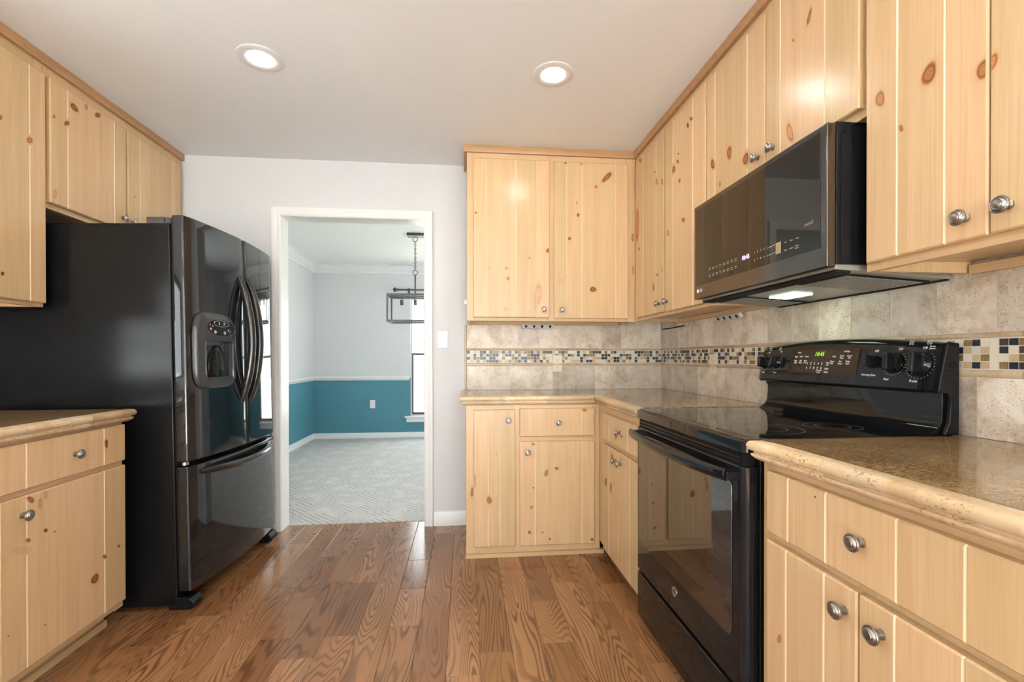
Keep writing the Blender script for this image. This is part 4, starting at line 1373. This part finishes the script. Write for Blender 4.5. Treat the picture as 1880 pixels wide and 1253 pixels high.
for y, z, w in ((1.331, 1.486, 0.004), (1.306, 1.486, 0.006), (1.280, 1.486, 0.005),
                (1.331, 1.462, 0.006), (1.306, 1.462, 0.008), (1.282, 1.464, 0.007), (1.282, 1.457, 0.008)):
    kt.box((-y - w, z - 0.0012, 0.0012), (-y + w, z + 0.0012, 0.0016), MFX)
kt.build('key_lettering', PRINTG, md)
MB().box((-1.376, 1.458, 0.0012), (-1.352, 1.494, 0.0016), MFX).build('start_pad', plain('tan_pad', (0.30, 0.24, 0.15), 0.4), md)
MB().text('ciuirO', 0.014, MFX, -1.236, 1.516, 0.0016, shear=0.3).build('script_lettering', PRINTG, md)
lg = MB().lathe([(0, 0), (0.0078, 0), (0.0078, 0.001), (0, 0.001)], Frame(MFX(-1.868, 1.413, 0), MFX.u, MFX.v, MFX.w), 24)
lg.text('LG', 0.0165, MFX, -1.842, 1.413, 0.001, bold=0.0006)
lg.build('brand_mark', PRINT, md)
sl = math.atan2(0.022, 0.36)
UF = Frame((MX, 0, MZ0 - 0.003), (math.cos(sl), 0, -math.sin(sl)), (0, 1, 0), (-math.sin(sl), 0, -math.cos(sl)))
un = MB().box((0.030, MY0 + 0.006, -0.034), (0.388, MY1 - 0.006, 0.0), UF).build('underside', UNDER, mw, 0.003)
MB().box((0.034, MY0 + 0.012, -0.001), (0.082, MY1 - 0.012, 0.006), UF).build('intake_strip', MATTE, un)
MB().box((0.376, MY0 + 0.012, -0.001), (0.386, MY1 - 0.012, 0.004), UF).build('rear_seal', MATTE, un)
for y0, y1 in ((1.215, 1.40), (1.70, 1.875)):
    f0 = MB().box((0.095, y0, -0.001), (0.362, y1, 0.004), UF).build('filter_frame', MATTE, un, 0.001)
    MB().box((0.104, y0 + 0.010, 0.003), (0.353, y1 - 0.010, 0.0055), UF).build('grease_filter', MESHG, f0)
MB().box((0.190, 1.545, -0.001), (0.262, 1.680, 0.003), UF).build('lamp_lens', LENSG, un)

# ---------------------------------------------------------------- outlets, switch, strips


def outlet(F, u, v, label, m, switch=False, w=0.0):
    t = thing('light_switch' if switch else 'power_outlet', F(u, v, w), label, 'light switch' if switch else 'power outlet')
    MB().box((u - 0.035, v - 0.0575, w), (u + 0.035, v + 0.0575, w + 0.006), F).build('cover_plate', m, t, 0.003)
    if switch:
        MB().box((u - 0.006, v - 0.012, w + 0.005), (u + 0.006, v + 0.012, w + 0.007), F).build('toggle_frame', m, t)
        MB().box((u - 0.004, v - 0.003, w + 0.006), (u + 0.004, v + 0.009, w + 0.016), F).build('toggle', m, t, 0.0015)
    else:
        for dz in (-0.02, 0.02):
            s = MB().prism(rrect(u - 0.0165, u + 0.0165, v + dz - 0.014, v + dz + 0.014, 0.009), w + 0.005, w + 0.0078, F).build('socket', m, t)
            k = MB()
            for du, h in ((-0.0062, 0.0042), (0.0062, 0.0035)):
                k.box((u + du - 0.0011, v + dz - h + 0.004, w + 0.0076), (u + du + 0.0011, v + dz + h + 0.004, w + 0.0081), F)
            k.lathe([(0, w + 0.0076), (0.0024, w + 0.0076), (0.0024, w + 0.0081), (0, w + 0.0081)], Frame(F(u, v + dz - 0.0065, 0), F.u, F.v, F.w), 10)
            k.build('slots', MATTE, s)
    for dz in ((-0.03, 0.03) if switch else (0.0,)):
        MB().lathe([(0, w + 0.005), (0.003, w + 0.005), (0.003, w + 0.0068), (0, w + 0.0068)], Frame(F(u, v + dz, 0), F.u, F.v, F.w), 10).build('screw', m, t)


outlet(back_face(BACK), 0.635, 1.093, 'almond power outlet in the mosaic band of the back tiles', ALMOND, w=0.0093)
outlet(right_face(RIGHT), 2.443, 1.094, 'almond power outlet in the mosaic band behind the corner worktop', ALMOND, w=0.0093)
outlet(back_face(BACK), -0.148, 1.256, 'white light switch between the doorway and the wall cabinet', WHITE, True)
outlet(back_face(DBACK), -1.30, 0.481, 'white power outlet on the teal dining room wall', WHITE)


def strip(F, u0, u1, v0, v1, w0, w1, label, loc):
    t = thing('power_strip', loc, label, 'power strip')
    MB().box((u0, v0, w0), (u1, v1, w1), F).build('housing', STRIPM, t, 0.002)
    n = 4
    for i in range(n):
        u = u0 + (u1 - u0) * (i + 0.5) / n
        MB().lathe([(0, w1 - 0.001), (0.009, w1 - 0.001), (0.009, w1 + 0.0015), (0, w1 + 0.0015)], Frame(F(u, (v0 + v1) / 2, 0), F.u, F.v, F.w), 14).build('socket', MATTE, t)


strip(back_face(BACK), 0.385, 0.605, 1.331, 1.359, 0.031, 0.047, 'metal power strip under the two-door cabinet beside the doorway', (0.5, 3.1, 1.35))
strip(Frame((1.349, 0, 1.342), (0, -1, 0), (-0.6, 0, 0.8), (-0.8, 0, -0.6)), -2.36, -2.14, -0.014, 0.014, -0.008, 0.008, 'metal power strip under the corner cabinet beside the microwave', (1.36, 2.2, 1.33))
cb = MB().tube([(1.3745, 3.10, 1.331), (1.372, 3.0, 1.329), (1.372, 2.88, 1.331), (1.374, 2.78, 1.3335)], 0.004, 8)  # thin dark line along the wall below the corner cabinet
tag(cb.build('dark_strip', MATTE), 'short thin black strip under the corner cabinet', 'dark_strip')
hk = MB().box((-0.0015, 2.858, 1.462), (0.0125, 2.876, 1.492))
hk.box((-0.006, 2.862, 1.462), (-0.0015, 2.872, 1.468))
tag(hk.build('wall_hook', WHITE, bevel=0.001), 'tiny white hook on the end of the wall cabinet beside the doorway', 'hook')

# ---------------------------------------------------------------- dining room: chandelier and curtain rod
CX0, CX1, CYN, CYF, CZ0, CZ1 = -0.785, 0.245, 4.80, 5.08, 1.515, 1.785
CYM = (CYN + CYF) / 2
ch = thing('chandelier', ((CX0 + CX1) / 2, CYM, DTOP), 'dark open-box chandelier hanging on chains in the dining room', 'chandelier')
MB().box((-0.60, CYM - 0.06, DTOP - 0.028), (0.06, CYM + 0.06, DTOP)).build('canopy', BRONZE, ch, 0.003)
q = 0.010
fm = MB()
for y in (CYN, CYF):
    for z in (CZ0, CZ1):
        fm.box((CX0 - q, y - q, z - q), (CX1 + q, y + q, z + q))
    for x in (CX0, CX1):
        fm.box((x - q, y - q, CZ0 + q), (x + q, y + q, CZ1 - q))
for x in (CX0, CX1):
    for z in (CZ0, CZ1):
        fm.box((x - q, CYN + q, z - q), (x + q, CYF - q, z + q))
fm.box((CX0 + q, CYM - q, CZ1 - q), (CX1 - q, CYM + q, CZ1 + q))
fm.build('box_frame', BRONZE, ch, 0.001, 1)


def torus(mb, c, R, r, ax, sx=1.0, n=16):
    c = Vector(c)
    pts = [c + Vector((R * sx * math.cos(2 * math.pi * i / n) if ax == 'y' else 0, R * sx * math.cos(2 * math.pi * i / n) if ax == 'x' else 0, R * math.sin(2 * math.pi * i / n))) for i in range(n)]
    mb.tube(pts, r, 6, closed=True, up=(0, 1, 0.01) if ax == 'y' else (1, 0, 0.01))


for xc in (-0.52, -0.02):
    cn = MB()
    torus(cn, (xc, CYM, 2.385), 0.026, 0.0035, 'y')
    torus(cn, (xc, CYM, 2.035), 0.026, 0.0035, 'y')
    z = 2.350
    k = 0
    while z > 2.07:
        torus(cn, (xc, CYM, z), 0.015, 0.0028, 'xy'[k % 2], 0.62, 12)
        z -= 0.0232
        k += 1
    cn.build('chain', BRONZE, ch)
    MB().tube([(xc, CYM, 2.008), (xc, CYM, CZ1)], 0.0075, 10, up=(1, 0, 0)).build('stem', BRONZE, ch)
    MB().tube([(xc, CYM, 2.43), (xc, CYM, 2.410)], 0.006, 10, up=(1, 0, 0)).build('loop_post', BRONZE, ch)
for i in range(6):
    xs = -0.66 + i * 0.14 + 0.0
    MB().tube([(xs, CYM, CZ1 - q), (xs, CYM, 1.745), (xs, CYM, 1.744), (xs, CYM, 1.69)], [0.004, 0.004, 0.017, 0.017], 14, up=(1, 0, 0)).build('lamp_socket', BRONZE, ch, sharp=40)

rd = thing('curtain_rod', (-0.3, DBACK - 0.08, 2.095), 'dark curtain rod with a knobbed end over the tall window', 'curtain rod')
YR = DBACK - 0.075
MB().tube([(-0.93, YR, 2.095), (0.32, YR, 2.095)], 0.011, 12).build('rod', BRONZE, rd)
for x, s in ((-0.93, -1), (0.32, 1)):
    G = Frame((x, YR, 2.095), (0, 1, 0), (0, 0, 1), (s, 0, 0))
    MB().lathe([(0, 0), (0.016, 0.0), (0.016, 0.01), (0.009, 0.014), (0.022, 0.025), (0.033, 0.042), (0.033, 0.05), (0.022, 0.066), (0.008, 0.072), (0, 0.073)], G, 16).build('finial', BRONZE, rd)
    xb = x - s * 0.14
    bk = MB().box((xb - 0.012, YR - 0.012, 2.075), (xb + 0.012, DBACK - 0.006, 2.087)).box((xb - 0.016, DBACK - 0.006, 2.045), (xb + 0.016, DBACK, 2.125))
    torus(bk, (xb, YR, 2.095), 0.016, 0.005, 'x')
    bk.build('bracket', BRONZE, rd)
